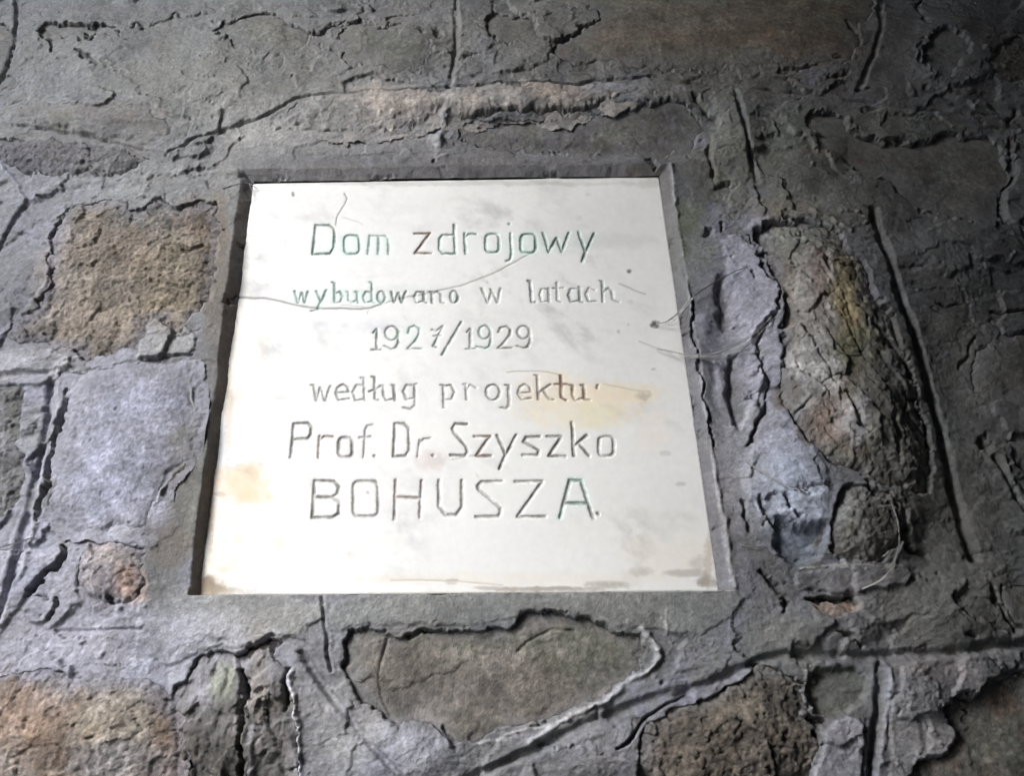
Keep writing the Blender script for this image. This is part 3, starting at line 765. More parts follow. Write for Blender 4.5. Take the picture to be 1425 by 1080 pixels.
QDf = QD
cover = np.zeros(X.shape, bool)
MATS = {'rough': MAT_ROUGH, 'plaster': MAT_MORTAR, 'slate': MAT_SLATE, 'strata': MAT_SMOOTH, 'smooth': MAT_SMOOTH}
for i, spec in enumerate(STONES):
    r = stone_field(spec, i)
    if r is None:
        continue
    w, d, h, colr = r
    body = (d < 20) & (QD[w] > .001)
    kq = body[:-1, :-1] & body[1:, :-1] & body[:-1, 1:] & body[1:, 1:]
    yy = WY0 - h * .001
    co = np.stack([X[w], yy, Z[w]], -1)
    so = grid_mesh('stone', co, colr, kq, MATS[spec[6]], wall)
    so['label'] = spec[7]
    # the mortar bed well under the stone is never seen
    cover[w] |= (d < -22)
keepm = QD > -.011
keepm = keepm & ~cover
kq = keepm[:-1, :-1] & keepm[1:, :-1] & keepm[:-1, 1:] & keepm[1:, 1:]
co = np.stack([X, Y, Z], -1)
mo = grid_mesh('mortar', co, COL, kq, MAT_MORTAR, wall)
mo['kind'] = 'structure'
mo['label'] = 'grey mortar smeared over the rubble with tooled joint lines'

# ------------------------------------------------------------------ the plaque
# strokes traced from enlarged crops; each crop has an origin and a scale
CA = (330, 240, 4.453); CB = (640, 240, 4.453); CCc = (330, 420, 4.453); CD = (640, 420, 4.453); CE = (260, 600, 3.75); CFf = (640, 600, 3.5625)


def arc(cx, cy, rx, ry, a0, a1, n=10):
    return [(cx + rx * math.cos(math.radians(a0 + (a1 - a0) * k / n)), cy + ry * math.sin(math.radians(a0 + (a1 - a0) * k / n))) for k in range(n + 1)]


def ell(x0, x1, y0, y1):
    return arc((x0 + x1) / 2, (y0 + y1) / 2, (x1 - x0) / 2, (y1 - y0) / 2, 0, 360, 16)


def rbox(x0, x1, y0, y1, r=28):
    return arc(x1 - r, y1 - r, r, r, 0, 90, 3) + arc(x0 + r, y1 - r, r, r, 90, 180, 3) + arc(x0 + r, y0 + r, r, r, 180, 270, 3) + arc(x1 - r, y0 + r, r, r, 270, 360, 3) + [(x1, y1 - r)]


TH, TN = 4.0, 3.1   # stroke widths, mm: block letters, serif letters
LET = [  # crop, strokes (each a polyline), width mm, paint strength
    (CA, [[(488,325),(468,505)], [(488,325),(570,325),(600,345),(605,375),(600,465),(575,500),(468,505)]], TH, .85),
    (CA, [rbox(665, 758, 388, 503)], TH, .6), (CA, [[(824,390),(812,505)], [(822,393),(915,391),(938,408),(940,505)], [(880,393),(876,505)]], TH * .85, .5),
    (CA, [[(1100,378),(1195,375),(1103,498),(1203,500)]], TH, .9),
    (CA, [[(1345,325),(1352,500)], [(1345,385),(1275,387),(1254,410),(1254,475),(1275,500),(1352,500)]], TH, .7),
    (CB, [[(30,375),(35,500)], [(33,400),(55,380),(98,380)]], TH, .6), (CB, [rbox(160, 243, 380, 495)], TH, .75),
    (CB, [[(316,378),(321,505),(312,540),(290,548)], [(305,318),(309,319)]], TH, .35), (CB, [rbox(378, 470, 380, 496)], TH, .85),
    (CB, [[(515,372),(550,492),(600,405),(632,488),(676,372)]], TH, .9), (CB, [[(735,370),(778,492)], [(832,378),(778,492),(758,550)]], TH, .9),
    (CA, [[(358,735),(378,808),(402,745),(420,805),(438,738)]], TN, .7), (CA, [[(492,735),(520,800)], [(552,728),(520,800),(498,850),(462,858)]], TN, .75),
    (CA, [[(590,680),(603,685),(606,803)], [(606,750),(635,735),(655,770),(640,805),(606,803)]], TN, .7), (CA, [[(682,738),(692,740),(692,790),(712,806),(738,792)], [(735,738),(745,740),(750,806)]], TN, .45),
    (CA, [[(825,680),(836,683),(838,800),(852,806)], [(836,745),(800,737),(782,770),(797,806),(838,798)]], TN, .6), (CA, [ell(872, 918, 735, 806)], TN, .8),
    (CA, [[(955,738),(972,806),(1000,745),(1020,806),(1046,736)]], TN, 1.0), (CA, [[(1155,742),(1115,738),(1097,772),(1115,806),(1155,795)], [(1155,738),(1157,798),(1172,806)]], TN, .9),
    (CA, [[(1195,738),(1206,738),(1208,808)], [(1208,752),(1240,736),(1262,750),(1265,800),(1280,808)]], TN, .8), (CA, [ell(1322, 1368, 732, 806)], TN, 1.0),
    (CB, [[(135,716),(174,806),(197,738)], [(192,722),(234,806),(252,718)]], TN, .5), (CB, [[(425,670),(437,672),(445,800),(465,802)]], TN * 1.3, 1.0),
    (CB, [[(550,722),(510,720),(495,758),(510,800),(550,795)], [(550,716),(553,802)]], TN, .6), (CB, [[(602,680),(604,790),(625,802)], [(580,716),(640,714)]], TN, .4),
    (CB, [[(738,720),(690,718),(670,758),(688,800),(738,792)], [(740,708),(743,800),(758,803)]], TN, .8), (CB, [[(838,728),(803,712),(780,755),(800,798),(840,796)]], TN, .5),
    (CB, [[(870,668),(882,670),(887,800)], [(886,742),(920,715),(943,738),(948,788),(985,803)]], TN, .55),
    (CCc, [[(845,192),(866,168),(866,296)], [(835,297),(890,297)]], TN, .75), (CCc, [ell(920, 998, 150, 236), [(998,195),(1000,250),(985,282),(958,292),(915,272)]], TN, .8),
    (CCc, [[(1060,192),(1070,160),(1100,148),(1130,165),(1130,200),(1100,245),(1058,290),(1142,290)]], TN, .65), (CCc, [[(1210,172),(1235,182),(1276,150),(1250,205),(1215,275),(1232,280)], [(1222,212),(1262,206)]], TN, .6),
    (CCc, [[(1390,122),(1330,225),(1270,327)]], TN, .85),
    (CD, [[(45,188),(65,166),(65,292)], [(40,292),(90,290)]], TN, .6), (CD, [ell(118, 190, 148, 228), [(190,190),(192,245),(180,278),(155,288),(108,276)]], TN, .65),
    (CD, [[(240,188),(252,158),(285,150),(312,170),(310,205),(280,245),(238,287),(320,285)]], TN, .75), (CD, [ell(357, 433, 148, 228), [(433,192),(436,245),(420,278),(400,286),(358,274)]], TN, .8),
    (CCc, [[(458,516),(475,516),(492,612),(516,530),(546,612),(580,520)]], TN, .7), (CCc, [[(618,562),(692,560),(686,527),(655,510),(622,530),(612,570),(630,608),(692,600)]], TN, .75),
    (CCc, [[(770,470),(786,472),(792,612)], [(786,518),(742,514),(716,560),(735,612),(790,602)]], TN, .6), (CCc, [[(838,463),(852,466),(856,602),(872,608)], [(818,556),(884,530)]], TN, .75),
    (CCc, [[(892,520),(906,520),(908,580),(926,611),(968,600)], [(958,516),(972,516),(976,612)]], TN, .7), (CCc, [[(1098,518),(1052,513),(1030,555),(1050,606),(1098,596)], [(1112,508),(1100,512),(1104,640),(1074,665),(1030,655)]], TN, .55),
    (CCc, [[(1262,515),(1277,516),(1284,656)], [(1283,522),(1325,514),(1347,560),(1328,606),(1285,605)]], TN, .8), (CD, [[(25,510),(38,510),(42,606)], [(40,545),(65,515),(100,532)]], TN, .65),
    (CD, [ell(163, 247, 512, 608)], TN, .8), (CD, [[(285,515),(302,516),(306,640),(290,660),(258,655)]], TN * 1.1, .85),
    (CD, [[(366,566),(440,560),(432,527),(402,510),(372,530),(361,570),(385,607),(440,597)]], TN, .5), (CD, [[(465,455),(479,456),(487,606)], [(485,565),(560,512)], [(512,548),(560,606),(578,606)]], TN, .85),
    (CD, [[(625,455),(629,592),(656,608)], [(590,510),(660,510)]], TN * 1.1, .95), (CD, [[(682,515),(697,516),(699,580),(720,610),(765,596)], [(752,516),(767,516),(772,604),(802,608)]], TN * 1.1, .95),
    (CD, [[(856,515),(850,537)]], TN * .9, .8),
    (CCc, [[(352,755),(332,965)], [(352,755),(438,752),(460,775),(456,822),(436,848),(345,852)]], TH, .95), (CCc, [[(512,835),(506,965)], [(510,860),(540,835),(592,836)]], TH, .7),
    (CCc, [rbox(630, 714, 842, 962)], TH * 1.1, .85), (CCc, [[(785,965),(796,795),(808,768),(842,763)], [(760,842),(828,836)]], TH * .9, .5), (CCc, [[(850,955),(853,958)]], TH, .6),
    (CCc, [[(980,755),(970,958)], [(980,755),(1035,755),(1066,785),(1068,920),(1042,955),(970,958)]], TH, .7), (CCc, [[(1132,858),(1120,960)], [(1130,875),(1160,848),(1196,846)]], TH * .9, .5), (CCc, [[(1212,952),(1216,955)]], TH, .4),
    (CCc, [[(1425,757),(1352,757),(1334,785),(1345,810),(1418,900),(1428,930),(1412,955),(1325,950)]], TH, .9),
    (CD, [[(92,835),(186,835),(102,955),(192,955)]], TH, .8), (CD, [[(232,828),(284,950)], [(350,826),(284,950),(245,1035)]], TH, .85), (CD, [[(495,835),(412,838),(396,868),(490,920),(486,950),(392,950)]], TH, .75),
    (CD, [[(542,835),(630,835),(552,955),(652,958)]], TH, .8), (CD, [[(695,748),(706,955)], [(706,895),(788,828)], [(735,875),(802,955)]], TH, .85), (CD, [rbox(862, 953, 836, 955)], TH, .65),
    (CE, [[(668,260),(655,450)], [(668,260),(765,262),(793,290),(785,330),(760,345),(662,345)], [(760,345),(798,375),(792,430),(760,452),(655,452)]], TH * 1.1, .85), (CE, [rbox(870, 1000, 262, 445, 30)], TH * 1.1, .55),
    (CE, [[(1090,258),(1084,462)], [(1226,260),(1216,450)], [(1087,345),(1220,350)]], TH, .7), ((0, 0, 1), [[(611,669),(611,705),(620,717),(635,717),(643,706),(643,669)]], TH * 1.1, .65),
    (CFf, [[(208,250),(108,250),(88,272),(92,290),(200,380),(202,405),(190,424),(80,425)]], TH, .7), (CFf, [[(275,250),(410,250),(285,425),(425,425)]], TH, .55),
    (CFf, [[(497,430),(545,245),(600,245),(660,430)], [(522,358),(632,360)]], TH * 1.1, .65), (CFf, [[(684,409),(687,412)]], TH, .6),
]
plq = empty('memorial_plaque', (0, 0, 0), 'square white marble plaque with engraved lettering set into the dark stone wall', 'plaque')
NU, NV = 760, 780
uu = np.linspace(0, 1, NU); vv = np.linspace(0, 1, NV)
U, V = np.meshgrid(uu, vv)
TL, TR, BR, BL = [PLQ[k] for k in range(4)]
# run the slab a little under the mortar on the right, left and bottom
ctr = PLQ.mean(0)
PX_ = ((1 - V) * (1 - U))[..., None] * TL + ((1 - V) * U)[..., None] * TR + (V * U)[..., None] * BR + (V * (1 - U))[..., None] * BL
GX, GZ = PX_[..., 0], PX_[..., 1]
G = Field.__new__(Field)
G.X, G.Z = GX, GZ
G.px, G.py = proj(GX, np.zeros_like(GX), GZ)
G.wx = G.px + 4 * fbm(GX, GZ, .03, 3, 11) + 1.2 * fbm(GX, GZ, .006, 2, 12)
G.wy = G.py + 4 * fbm(GX, GZ, .03, 3, 13) + 1.2 * fbm(GX, GZ, .006, 2, 14)
pc = np.empty(GX.shape + (3,), np.float32); pc[:] = (.775, .772, .762)
ph = .25 * fbm(GX, GZ, .09, 2, 15) + .03 * fbm(GX, GZ, .01, 3, 16)


def ptint(x, y, rx, ry, c, st, soft=1.0):
    w = G.win([(x - rx * 2, y - ry * 2), (x + rx * 2, y + ry * 2)], 6)
    if w is None:
        return
    q = ((G.wx[w] - x) / rx) ** 2 + ((G.wy[w] - y) / ry) ** 2
    nn = fbm(GX[w], GZ[w], float(np.clip(rx * .0006, .003, .02)), 4, int(x + y) % 89 + 50, .65)
    k = (st * sstep(2.2, 0, q + 1.7 * nn * soft))[..., None]
    pc[w] = pc[w] * (1 - k) + np.array(c) * k


AQUA = (.64, .80, .76); CREAM = (.80, .72, .60); PEACH = (.78, .62, .47)
PT = [
    (490,345,60,14,AQUA,.3), (740,340,70,14,AQUA,.3), (440,412,40,10,AQUA,.4), (545,470,30,8,(.7,.8,.76),.3), (500,545,60,8,(.72,.78,.76),.3),
    (330,670,40,24,PEACH,1.0), (350,690,26,10,(.72,.56,.36),.6), (300,720,30,20,CREAM,.6), (300,790,40,40,CREAM,.6), (340,460,40,40,(.84,.77,.70),.6), (325,530,26,60,(.84,.76,.66),.6),
    (800,562,75,32,(.80,.71,.56),.8), (870,545,50,12,(.80,.68,.50),.8), (830,578,30,18,(.76,.70,.48),.6), (760,535,40,14,(.82,.72,.62),.5), (910,600,20,30,(.82,.74,.68),.5),
    (650,600,60,10,(.84,.8,.74),.3), (400,760,120,20,(.80,.75,.66),.5), (700,806,200,8,(.76,.71,.63),.5), (560,806,60,6,(.72,.68,.62),.4), (930,770,60,24,(.80,.72,.64),.5),
    (480,285,140,14,(.76,.75,.74),.5), (830,310,80,30,(.70,.70,.71),.5), (850,440,70,30,(.72,.72,.72),.5), (860,500,60,40,(.73,.73,.73),.5), (900,370,40,60,(.76,.76,.75),.4),
    (420,425,70,12,(.70,.70,.70),.4), (560,408,70,10,(.62,.64,.64),.5), (500,452,60,10,(.68,.68,.72),.5), (760,640,120,60,(.76,.77,.75),.35), (600,640,20,14,(.60,.52,.50),.6), (930,700,50,40,(.72,.72,.72),.4),
    (850,335,60,10,(.60,.60,.61),.5), (700,540,60,10,(.72,.72,.72),.3), (900,740,90,30,(.77,.76,.72),.4),
    # spots and grime
    (408,269,2.2,2.2,(.2,.2,.2),.9), (876,378,3.2,3.2,(.15,.15,.15),.95), (911,452,6,4,(.10,.095,.09),.98), (860,460,2.5,2.5,(.3,.3,.3),.8), (912,513,3,2,(.3,.3,.3),.8), (895,550,9,5,(.25,.23,.2),.7), (878,420,5,3,(.5,.5,.5),.6),
    (948,674,7,3,(.35,.33,.3),.7), (925,630,7,3,(.45,.42,.4),.7), (805,303,4,4,(.5,.5,.5),.6), (818,270,4,3,(.5,.5,.5),.6), (708,256,6,4,(.5,.5,.5),.6), (510,685,2.4,2.4,(.25,.24,.22),.9), (385,755,12,9,(.55,.54,.50),.6), (487,773,6,4,(.5,.5,.48),.6),
    (305,690,9,4,(.35,.25,.15),.7), (310,793,8,5,(.5,.47,.36),.6), (332,648,4,3,(.5,.5,.48),.6), (362,647,5,4,(.5,.48,.46),.6), (332,750,6,5,(.55,.53,.4),.6), (395,535,5,4,(.5,.5,.55),.5), (412,520,8,4,(.6,.6,.63),.5), (450,450,8,4,(.55,.55,.6),.5), (480,452,6,3,(.55,.55,.6),.5),
    (955,798,26,5,(.36,.33,.28),.6), (970,785,10,8,(.36,.30,.26),.6), (985,810,14,8,(.25,.22,.18),.8), (845,814,26,5,(.28,.25,.2),.6), (760,820,60,3,(.25,.2,.16),.7), (628,810,8,4,(.22,.18,.14),.8), (690,818,30,2.5,(.35,.3,.26),.6),
    (285,815,22,12,(.20,.14,.09),.9), (300,822,40,5,(.3,.24,.18),.7), (278,790,6,22,(.3,.22,.15),.6), (292,700,5,60,(.5,.38,.25),.6), (318,560,5,70,(.55,.45,.35),.5), (350,275,10,8,(.5,.48,.42),.5), (340,380,5,60,(.6,.55,.48),.4), (890,795,18,6,(.5,.46,.4),.6),
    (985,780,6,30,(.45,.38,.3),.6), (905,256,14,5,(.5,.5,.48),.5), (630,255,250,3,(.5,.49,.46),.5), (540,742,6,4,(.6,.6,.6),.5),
]
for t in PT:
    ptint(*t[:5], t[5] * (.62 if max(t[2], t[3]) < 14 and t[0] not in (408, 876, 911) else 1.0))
# large soft clouding and fine grey marbling
n = fbm(GX + .4 * GZ, GZ * .8, .12, 5, 61, .55)
pc *= (1 + .05 * n)[..., None]
vn = 1 - np.abs(fbm(GX * .7 + GZ * .7, GZ - GX * .3, .11, 5, 64, .6)) * 9
pc *= (1 - .10 * np.clip(vn, 0, 1) * sstep(-.1, .4, fbm(GX, GZ, .07, 2, 66)))[..., None]
cl = fbm(GX + .5 * GZ, GZ, .045, 5, 67, .62)
pc *= (1 - .26 * sstep(.0, .5, cl) * sstep(-.2, .3, fbm(GX, GZ, .12, 2, 60)))[..., None] * np.array([1, 1, 1])
sp = sstep(.40, .70, fbm(GX + .6 * GZ, GZ * 1.3, .014, 4, 68, .65)) * sstep(-.1, .4, fbm(GX, GZ, .06, 2, 69))
pc *= (1 - .45 * sp)[..., None]
pc *= (1 + .05 * fbm(GX, GZ, .006, 3, 72, .6))[..., None] * np.array([1, .998, .992])
# cracks
CR = [
    ([(330,414),(352,416),(375,415),(405,423),(440,429),(480,430),(510,430),(530,423)], 1.5, .55, (.25,.24,.23)),
    ([(530,423),(570,412),(620,403),(650,396),(685,381),(710,368),(735,355),(745,350)], 1.2, .35, (.42,.41,.39)),
    ([(480,270),(484,276),(478,288),(470,300),(468,312)], 1.6, .4, (.35,.34,.33)), ([(478,302),(495,307),(505,312)], 1, .2, (.55,.55,.53)),
    ([(705,518),(740,516),(770,519),(785,526)], 1.0, .2, (.50,.45,.38)), ([(290,688),(320,700),(360,716),(395,738)], 1.2, .25, (.88,.80,.70)),
    ([(840,534),(880,543),(905,545)], 1.0, .2, (.62,.52,.38)), ([(862,395),(880,403),(898,409)], 1.2, .25, (.42,.41,.39)), ([(475,425),(515,427),(512,436)], .9, .2, (.5,.5,.5)),
    ([(890,475),(915,485),(935,490)], 1.2, .2, (.5,.48,.45)), ([(545,808),(620,809),(700,815)], 1.5, .3, (.62,.57,.52)), ([(630,640),(655,634),(675,636)], 1.5, .2, (.55,.54,.54)),
]
for P, hw, dep, c in CR:
    w, d = G.line(rounded(P, False, 1), 8, .5)
    g = np.exp(-(d / hw) ** 2)
    ph[w] -= dep * g
    k = (g * .85)[..., None]
    pc[w] = pc[w] * (1 - k) + np.array(c) * k
# engraving
lid = np.full(GX.shape, -1, int)
scl = abs(unproj([(640, 540)], 0)[0, 0] - unproj([(641, 540)], 0)[0, 0]) * 1000
for li, (crop, strokes, wmm, paint) in enumerate(LET):
    ox, oy, sc = crop
    dmin = None
    allp = [(ox + x / sc, oy + y / sc) for st in strokes for x, y in st]
    pw = unproj(allp, 0)[:, [0, 2]]
    m = .009
    kk = (GX > pw[:, 0].min() - m) & (GX < pw[:, 0].max() + m) & (GZ > pw[:, 1].min() - m) & (GZ < pw[:, 1].max() + m)
    r = np.where(kk.any(1))[0]; c = np.where(kk.any(0))[0]
    w = (slice(r[0], r[-1] + 1), slice(c[0], c[-1] + 1))
    jx = GX[w] + .0003 * fbm(GX[w], GZ[w], .008, 2, 91); jz = GZ[w] + .0003 * fbm(GX[w], GZ[w], .008, 2, 92)
    k0 = 0
    for st in strokes:
        pp = pw[k0:k0 + len(st)]; k0 += len(st)
        kx, kz = (.78, 1.12) if wmm < 3.6 else (1.0, 1.0)
        dd = seg_dist(jx * kx, jz * kz, pp * np.array([kx, kz])) * 1000
        dmin = dd if dmin is None else np.minimum(dmin, dd)
    hw = wmm / 2 * (1 + .18 * fbm(GX[w], GZ[w], .01, 2, 95))
    prof = 1 - sstep(0, hw * 1.1, dmin)
    ph[w] -= (1.15 if wmm > 3.6 else .85) * prof
    # a soft worn shoulder
    ph[w] -= .08 * np.exp(-((dmin - hw) / .8) ** 2)
    pn = fbm(GX[w], GZ[w], .012, 3, 97 + li, .6)
    k = np.clip((paint * .7 + .28) * (1 - sstep(hw * .35, hw * 1.08, dmin)) * (.80 + .9 * pn), 0, .95)[..., None]
    if li < 22 or li in (30, 34, 73):
        aq = (.30 if li not in (1, 8, 73) else .5) * np.exp(-(dmin / 2.6) ** 2)
        aq = (aq * np.clip(.8 + 1.2 * fbm(GX[w], GZ[w], .02, 2, 99), 0, 1.2) * (0 if li == 3 or 17 <= li < 22 else 1))[..., None]
        pc[w] = pc[w] * (1 - aq) + np.array((.42, .74, .66)) * aq
    base = np.array((.16, .195, .175) if li < 35 else (.175, .165, .15)) if li not in (3, 61, 69, 53, 49, 50) else np.array((.20, .13, .10))
    pc[w] = pc[w] * (1 - k) + base * k
    lid[w] = np.where(dmin < hw * 1.15, li, lid[w])
# worn, rounded arris
ed = np.minimum(np.minimum(U, 1 - U), np.minimum(V, 1 - V)) * 400
ph -= .6 * np.clip(1 - ed / 1.5, 0, 1) ** 2
pcl = np.clip(pc, .02, .84)
co = np.stack([GX, -ph * .001, GZ], -1)
fl = lid[:-1, :-1]
fl = np.maximum(np.maximum(fl, lid[1:, 1:]), np.maximum(lid[1:, :-1], lid[:-1, 1:]))
# rows run downwards here, so flip to keep normals outwards
cof, pcf, flf = co[::-1], pcl[::-1], fl[::-1]
slab = grid_mesh('marble_slab', cof, pcf, flf < 0, MAT_MARBLE, plq)
names = list('Dom') + list('zdrojowy') + list('wybudowano') + list('w') + list('latach') + list('1927/1929') + list('według') + list('projektu') + ["'"] + list('Prof.') + list('Dr.') + list('Szyszko') + list('BOHUSZA.')
assert len(names) == len(LET), (len(names), len(LET))
for li in range(len(LET)):
    r = np.where((flf == li).any(1))[0]; c = np.where((flf == li).any(0))[0]
    a, b, e, f = r[0], r[-1] + 2, c[0], c[-1] + 2
    lo = grid_mesh('engraved_letter', cof[a:b, e:f], pcf[a:b, e:f], flf[a:b - 1, e:f - 1] == li, MAT_LETTER, plq)
# body of the slab behind its face
import bmesh
bm = bmesh.new()
ring = [(PLQ[k][0], PLQ[k][1]) for k in range(4)]
fr = [bm.verts.new((x, .0012, z)) for x, z in ring]; bk = [bm.verts.new((x, .022, z)) for x, z in ring]
for k in range(4):
    bm.faces.new((fr[k], fr[(k + 1) % 4], bk[(k + 1) % 4], bk[k]))
bm.faces.new(bk)
me = bpy.data.meshes.new('slab_edge'); bm.to_mesh(me); bm.free()
ca = me.color_attributes.new('Col', 'FLOAT_COLOR', 'POINT')
ca.data.foreach_set('color', [.6, .57, .52, 1] * len(me.vertices))
me.materials.append(MAT_MARBLE)
o = bpy.data.objects.new('slab_edge', me); C.objects.link(o); o.parent = plq

# ------------------------------------------------------------------ cobwebs
mw, nt, b = new_mat('cobweb_silk')
b.inputs['Base Color'].default_value = (.42, .41, .39, 1); b.inputs['Roughness'].default_value = .8
b.inputs['Alpha'].default_value = .85
msheet, nt, b = new_mat('cobweb_sheet')
b.inputs['Base Color'].default_value = (.5, .5, .48, 1); b.inputs['Roughness'].default_value = .9
tc = nt.nodes.new('ShaderNodeTexCoord')
nz = noise(nt, 160, 6, .7, tc.outputs['Object'], (.4, 1, 1))
rp = nt.nodes.new('ShaderNodeMapRange'); rp.inputs['From Min'].default_value = .38; rp.inputs['From Max'].default_value = .7; rp.inputs['To Min'].default_value = .12; rp.inputs['To Max'].default_value = .6
nt.links.new(nz.outputs['Fac'], rp.inputs['Value']); nt.links.new(rp.outputs[0], b.inputs['Alpha'])


def lift_at(x, y):
    """world point on the wall surface under a pixel traced on the wall plane"""
    p = unproj([(x, y)])[0]
    i = min(max(int(np.searchsorted(zs, p[2])), 0), len(zs) - 1); j = min(max(int(np.searchsorted(us, p[0])), 0), len(us) - 1)
    yy = Y[i, j] if QD[i, j] > -.004 else 0.0
    return p, yy


def tube_mesh(bm, pts, r):
    prev = None
    for k, p in enumerate(pts):
        p = Vector(p)
        t = (Vector(pts[min(k + 1, len(pts) - 1)]) - Vector(pts[max(k - 1, 0)])).normalized()
        a = t.orthogonal().normalized(); c = t.cross(a)
        ringv = [bm.verts.new(p + (a * math.cos(q) + c * math.sin(q)) * r * (.7 + .6 * random.random())) for q in (0, 2.094, 4.189)]
        if prev:
            for q in range(3):
                bm.faces.new((prev[q], prev[(q + 1) % 3], ringv[(q + 1) % 3], ringv[q]))
        prev = ringv


random.seed(5)


def web(label, lines, sheet=None):
    o = None
    bm = bmesh.new()
    for pts, off, r in lines:
        P = rounded(pts, False, 3)
        W = []
        for k, (x, y) in enumerate(P):
            t = k / (len(P) - 1)
            d = off * math.sin(math.pi * t) if off > 0 else 0
            p, yy = lift_at(x, y)
            ya, yb = lift_at(*P[0])[1], lift_at(*P[-1])[1]
            yl = ya * (1 - t) + yb * t - .0012
            yl = min(yl, yy - .0004) if off <= 0 else min(yl - d * .001, yy - .0004)
            q = unproj([(x, y)], yl)[0]
            W.append(q)
        tube_mesh(bm, W, r)
    me = bpy.data.meshes.new('cobweb_thread'); bm.to_mesh(me); bm.free(); me.materials.append(mw)
    if sheet is None:
        o = bpy.data.objects.new('cobweb', me); C.objects.link(o)
        o['label'] = label; o['category'] = 'cobweb'; o['group'] = 'cobwebs caught on the wall and plaque'
        return o
    e = empty('cobweb', (0, 0, 0), label, 'cobweb', 'cobwebs caught on the wall and plaque')
    o = bpy.data.objects.new('thread', me); C.objects.link(o); o.parent = e
    A, B = rounded(sheet[0], False, 3), rounded(sheet[1], False, 3)
    n = 24
    bm = bmesh.new(); rows = []
    for k in range(n + 1):
        a = A[int(k / n * (len(A) - 1))]; c = B[int(k / n * (len(B) - 1))]
        row = []
        for m_ in range(7):
            s_ = m_ / 6
            x, y = a[0] * (1 - s_) + c[0] * s_, a[1] * (1 - s_) + c[1] * s_
            row.append(bm.verts.new(unproj([(x, y)], WY0 - .0045 - .0015 * math.sin(math.pi * s_))[0]))
        rows.append(row)
    for k in range(n):
        for m_ in range(6):
            bm.faces.new((rows[k][m_], rows[k][m_ + 1], rows[k + 1][m_ + 1], rows[k + 1][m_]))
    me = bpy.data.meshes.new('sheet'); bm.to_mesh(me); bm.free(); me.materials.append(msheet)
    for p in me.polygons: p.use_smooth = True
    s2 = bpy.data.objects.new('web_sheet', me); C.objects.link(s2); s2.parent = e
    return e


web('sagging dusty cobweb strand crossing the right edge of the plaque',
    [([(912,485),(935,489),(960,496),(990,496),(1020,483),(1050,466),(1078,436)], 3, .0005), ([(925,487),(960,494),(1000,490),(1040,470),(1072,444)], 4, .0004), ([(945,494),(985,502),(1020,498),(1045,478),(1070,450)], 3, .0004), ([(1030,488),(1050,492),(1062,485),(1068,489)], 1, .0003)],
    ([(935,489),(965,496),(1000,490),(1040,470),(1076,438)], [(940,492),(970,500),(1005,501),(1035,490),(1070,458)]))
web('thin cobweb strand rising from the dark speck on the plaque',
    [([(914,451),(930,447),(945,436),(960,415),(985,398),(1010,383),(1040,370)], 3, .0005), ([(925,449),(948,432),(962,412),(1000,388)], 3, .0003)],
    ([(914,452),(935,446),(950,430),(965,412)], [(920,452),(938,448),(955,432),(967,414)]))
web('bright cobweb thread across the pale blue mortar below the tall craggy stone', [([(1035,640),(1055,654),(1075,667),(1100,678),(1125,683)], 0, .0006), ([(1048,648),(1070,660),(1090,676)], 0, .0003)])
web('curving cobweb strand hanging beside the lumpy grey stone', [([(1240,700),(1250,725),(1252,755),(1244,785),(1228,808),(1200,820)], 2, .0006), ([(1215,778),(1232,775),(1246,752)], 1, .0005)])
web('pair of cobweb threads crossing the scored joint at the left edge', [([(-10,764),(20,757),(48,747)], 1, .0006), ([(75,706),(95,710),(112,718)], 0, .0006)])
web('fine cobweb line over the pale mortar flap right of the plaque corner', [([(1030,758),(1050,762),(1062,760)], 1, .0005)])
web('white cobweb line lying along the bottom right edge of the plaque', [([(1024,822),(980,824),(940,822)], 0, .0004)])
web('wispy cobweb at the upper left corner of the plaque', [([(310,262),(330,256),(345,253),(357,262)], 1, .0005), ([(345,253),(350,262),(352,272)], 1, .0003)])

# ------------------------------------------------------------------ ground, wall backing and added slabs that block sun and sky, out of frame


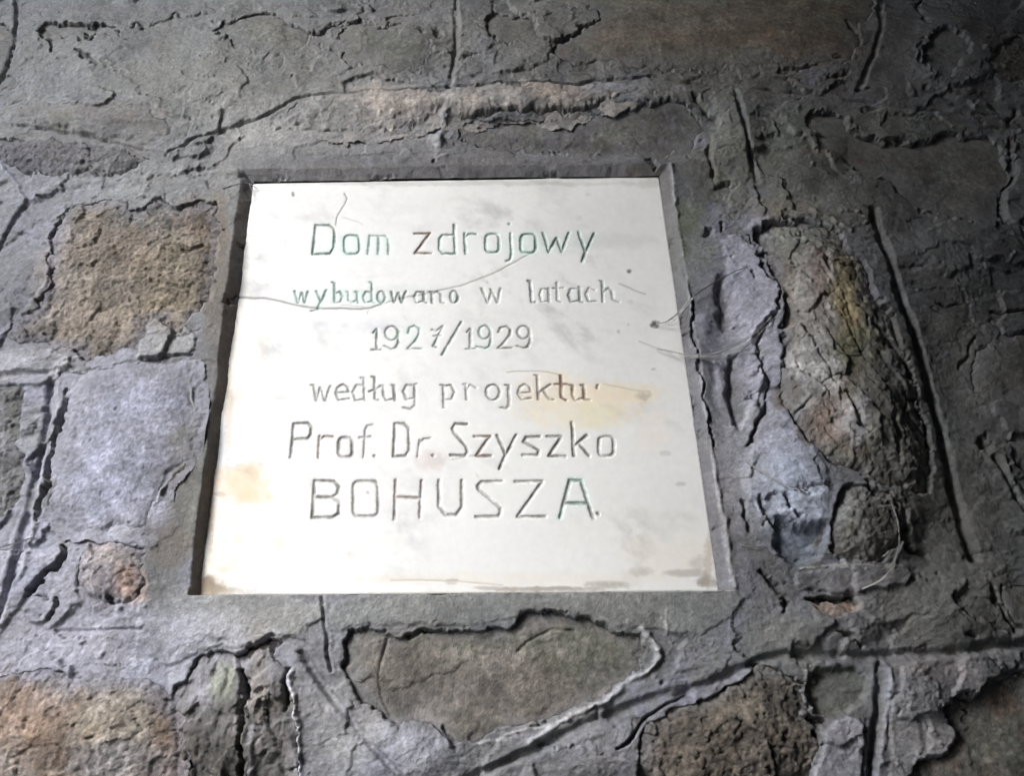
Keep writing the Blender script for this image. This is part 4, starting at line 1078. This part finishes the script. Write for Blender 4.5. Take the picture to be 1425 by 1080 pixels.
def slab_obj(name, x0, x1, y0, y1, z0, z1, mat, label=None, cat=None):
    bm = bmesh.new()
    bmesh.ops.create_cube(bm, size=1.0)
    for v in bm.verts:
        v.co = Vector(((x0 + x1) / 2 + v.co.x * (x1 - x0), (y0 + y1) / 2 + v.co.y * (y1 - y0), (z0 + z1) / 2 + v.co.z * (z1 - z0)))
    bmesh.ops.bevel(bm, geom=bm.edges[:], offset=.012, segments=2, affect='EDGES')
    me = bpy.data.meshes.new(name); bm.to_mesh(me); bm.free(); me.materials.append(mat)
    o = bpy.data.objects.new(name, me); C.objects.link(o)
    if label:
        o['label'] = label; o['category'] = cat
    else:
        o['kind'] = 'structure'
    return o


def plain(name, c, scale=8):
    m, nt, b = new_mat(name)
    tc = nt.nodes.new('ShaderNodeTexCoord'); n1 = noise(nt, scale, 8, .65, tc.outputs['Object'])
    cr = nt.nodes.new('ShaderNodeValToRGB')
    cr.color_ramp.elements[0].position = .3; cr.color_ramp.elements[1].position = .7
    cr.color_ramp.elements[0].color = (*[k * .75 for k in c], 1); cr.color_ramp.elements[1].color = (*[min(1, k * 1.2) for k in c], 1)
    nt.links.new(n1.outputs['Fac'], cr.inputs[0]); nt.links.new(cr.outputs[0], b.inputs['Base Color'])
    bp = nt.nodes.new('ShaderNodeBump'); bp.inputs['Distance'].default_value = .004
    nt.links.new(n1.outputs['Fac'], bp.inputs['Height']); nt.links.new(bp.outputs[0], b.inputs['Normal'])
    b.inputs['Roughness'].default_value = .9
    return m


GROUND = plain('paving', (.15, .147, .14)); PLAST = plain('plain_plaster', (.17, .168, .165))
slab_obj('ground', -40, 40, -40, 4, -2.2, -1.9, GROUND)
slab_obj('shade_slab_top', -3.2, 2.6, -1.0, .2, 1.46, 1.7, PLAST)  # added overhead to dim the top of the wall
slab_obj('shade_slab_right', -.70, 2.6, -1.0, -.8, -1.9, 1.46, PLAST)  # added behind the camera to block sun from the right side
slab_obj('shade_slab_left', -3.2, -1.62, -1.0, -.8, -1.9, 1.46, PLAST)  # added to dim the left side
slab_obj('shade_slab_end', 2.35, 2.6, -.8, .2, -1.9, 1.46, PLAST)  # added to close off skylight from the right
# the rest of the wall below and beyond the modelled stretch
slab_obj('wall_base', -1.6, 2.6, .03, .3, -1.9, 1.46, PLAST)
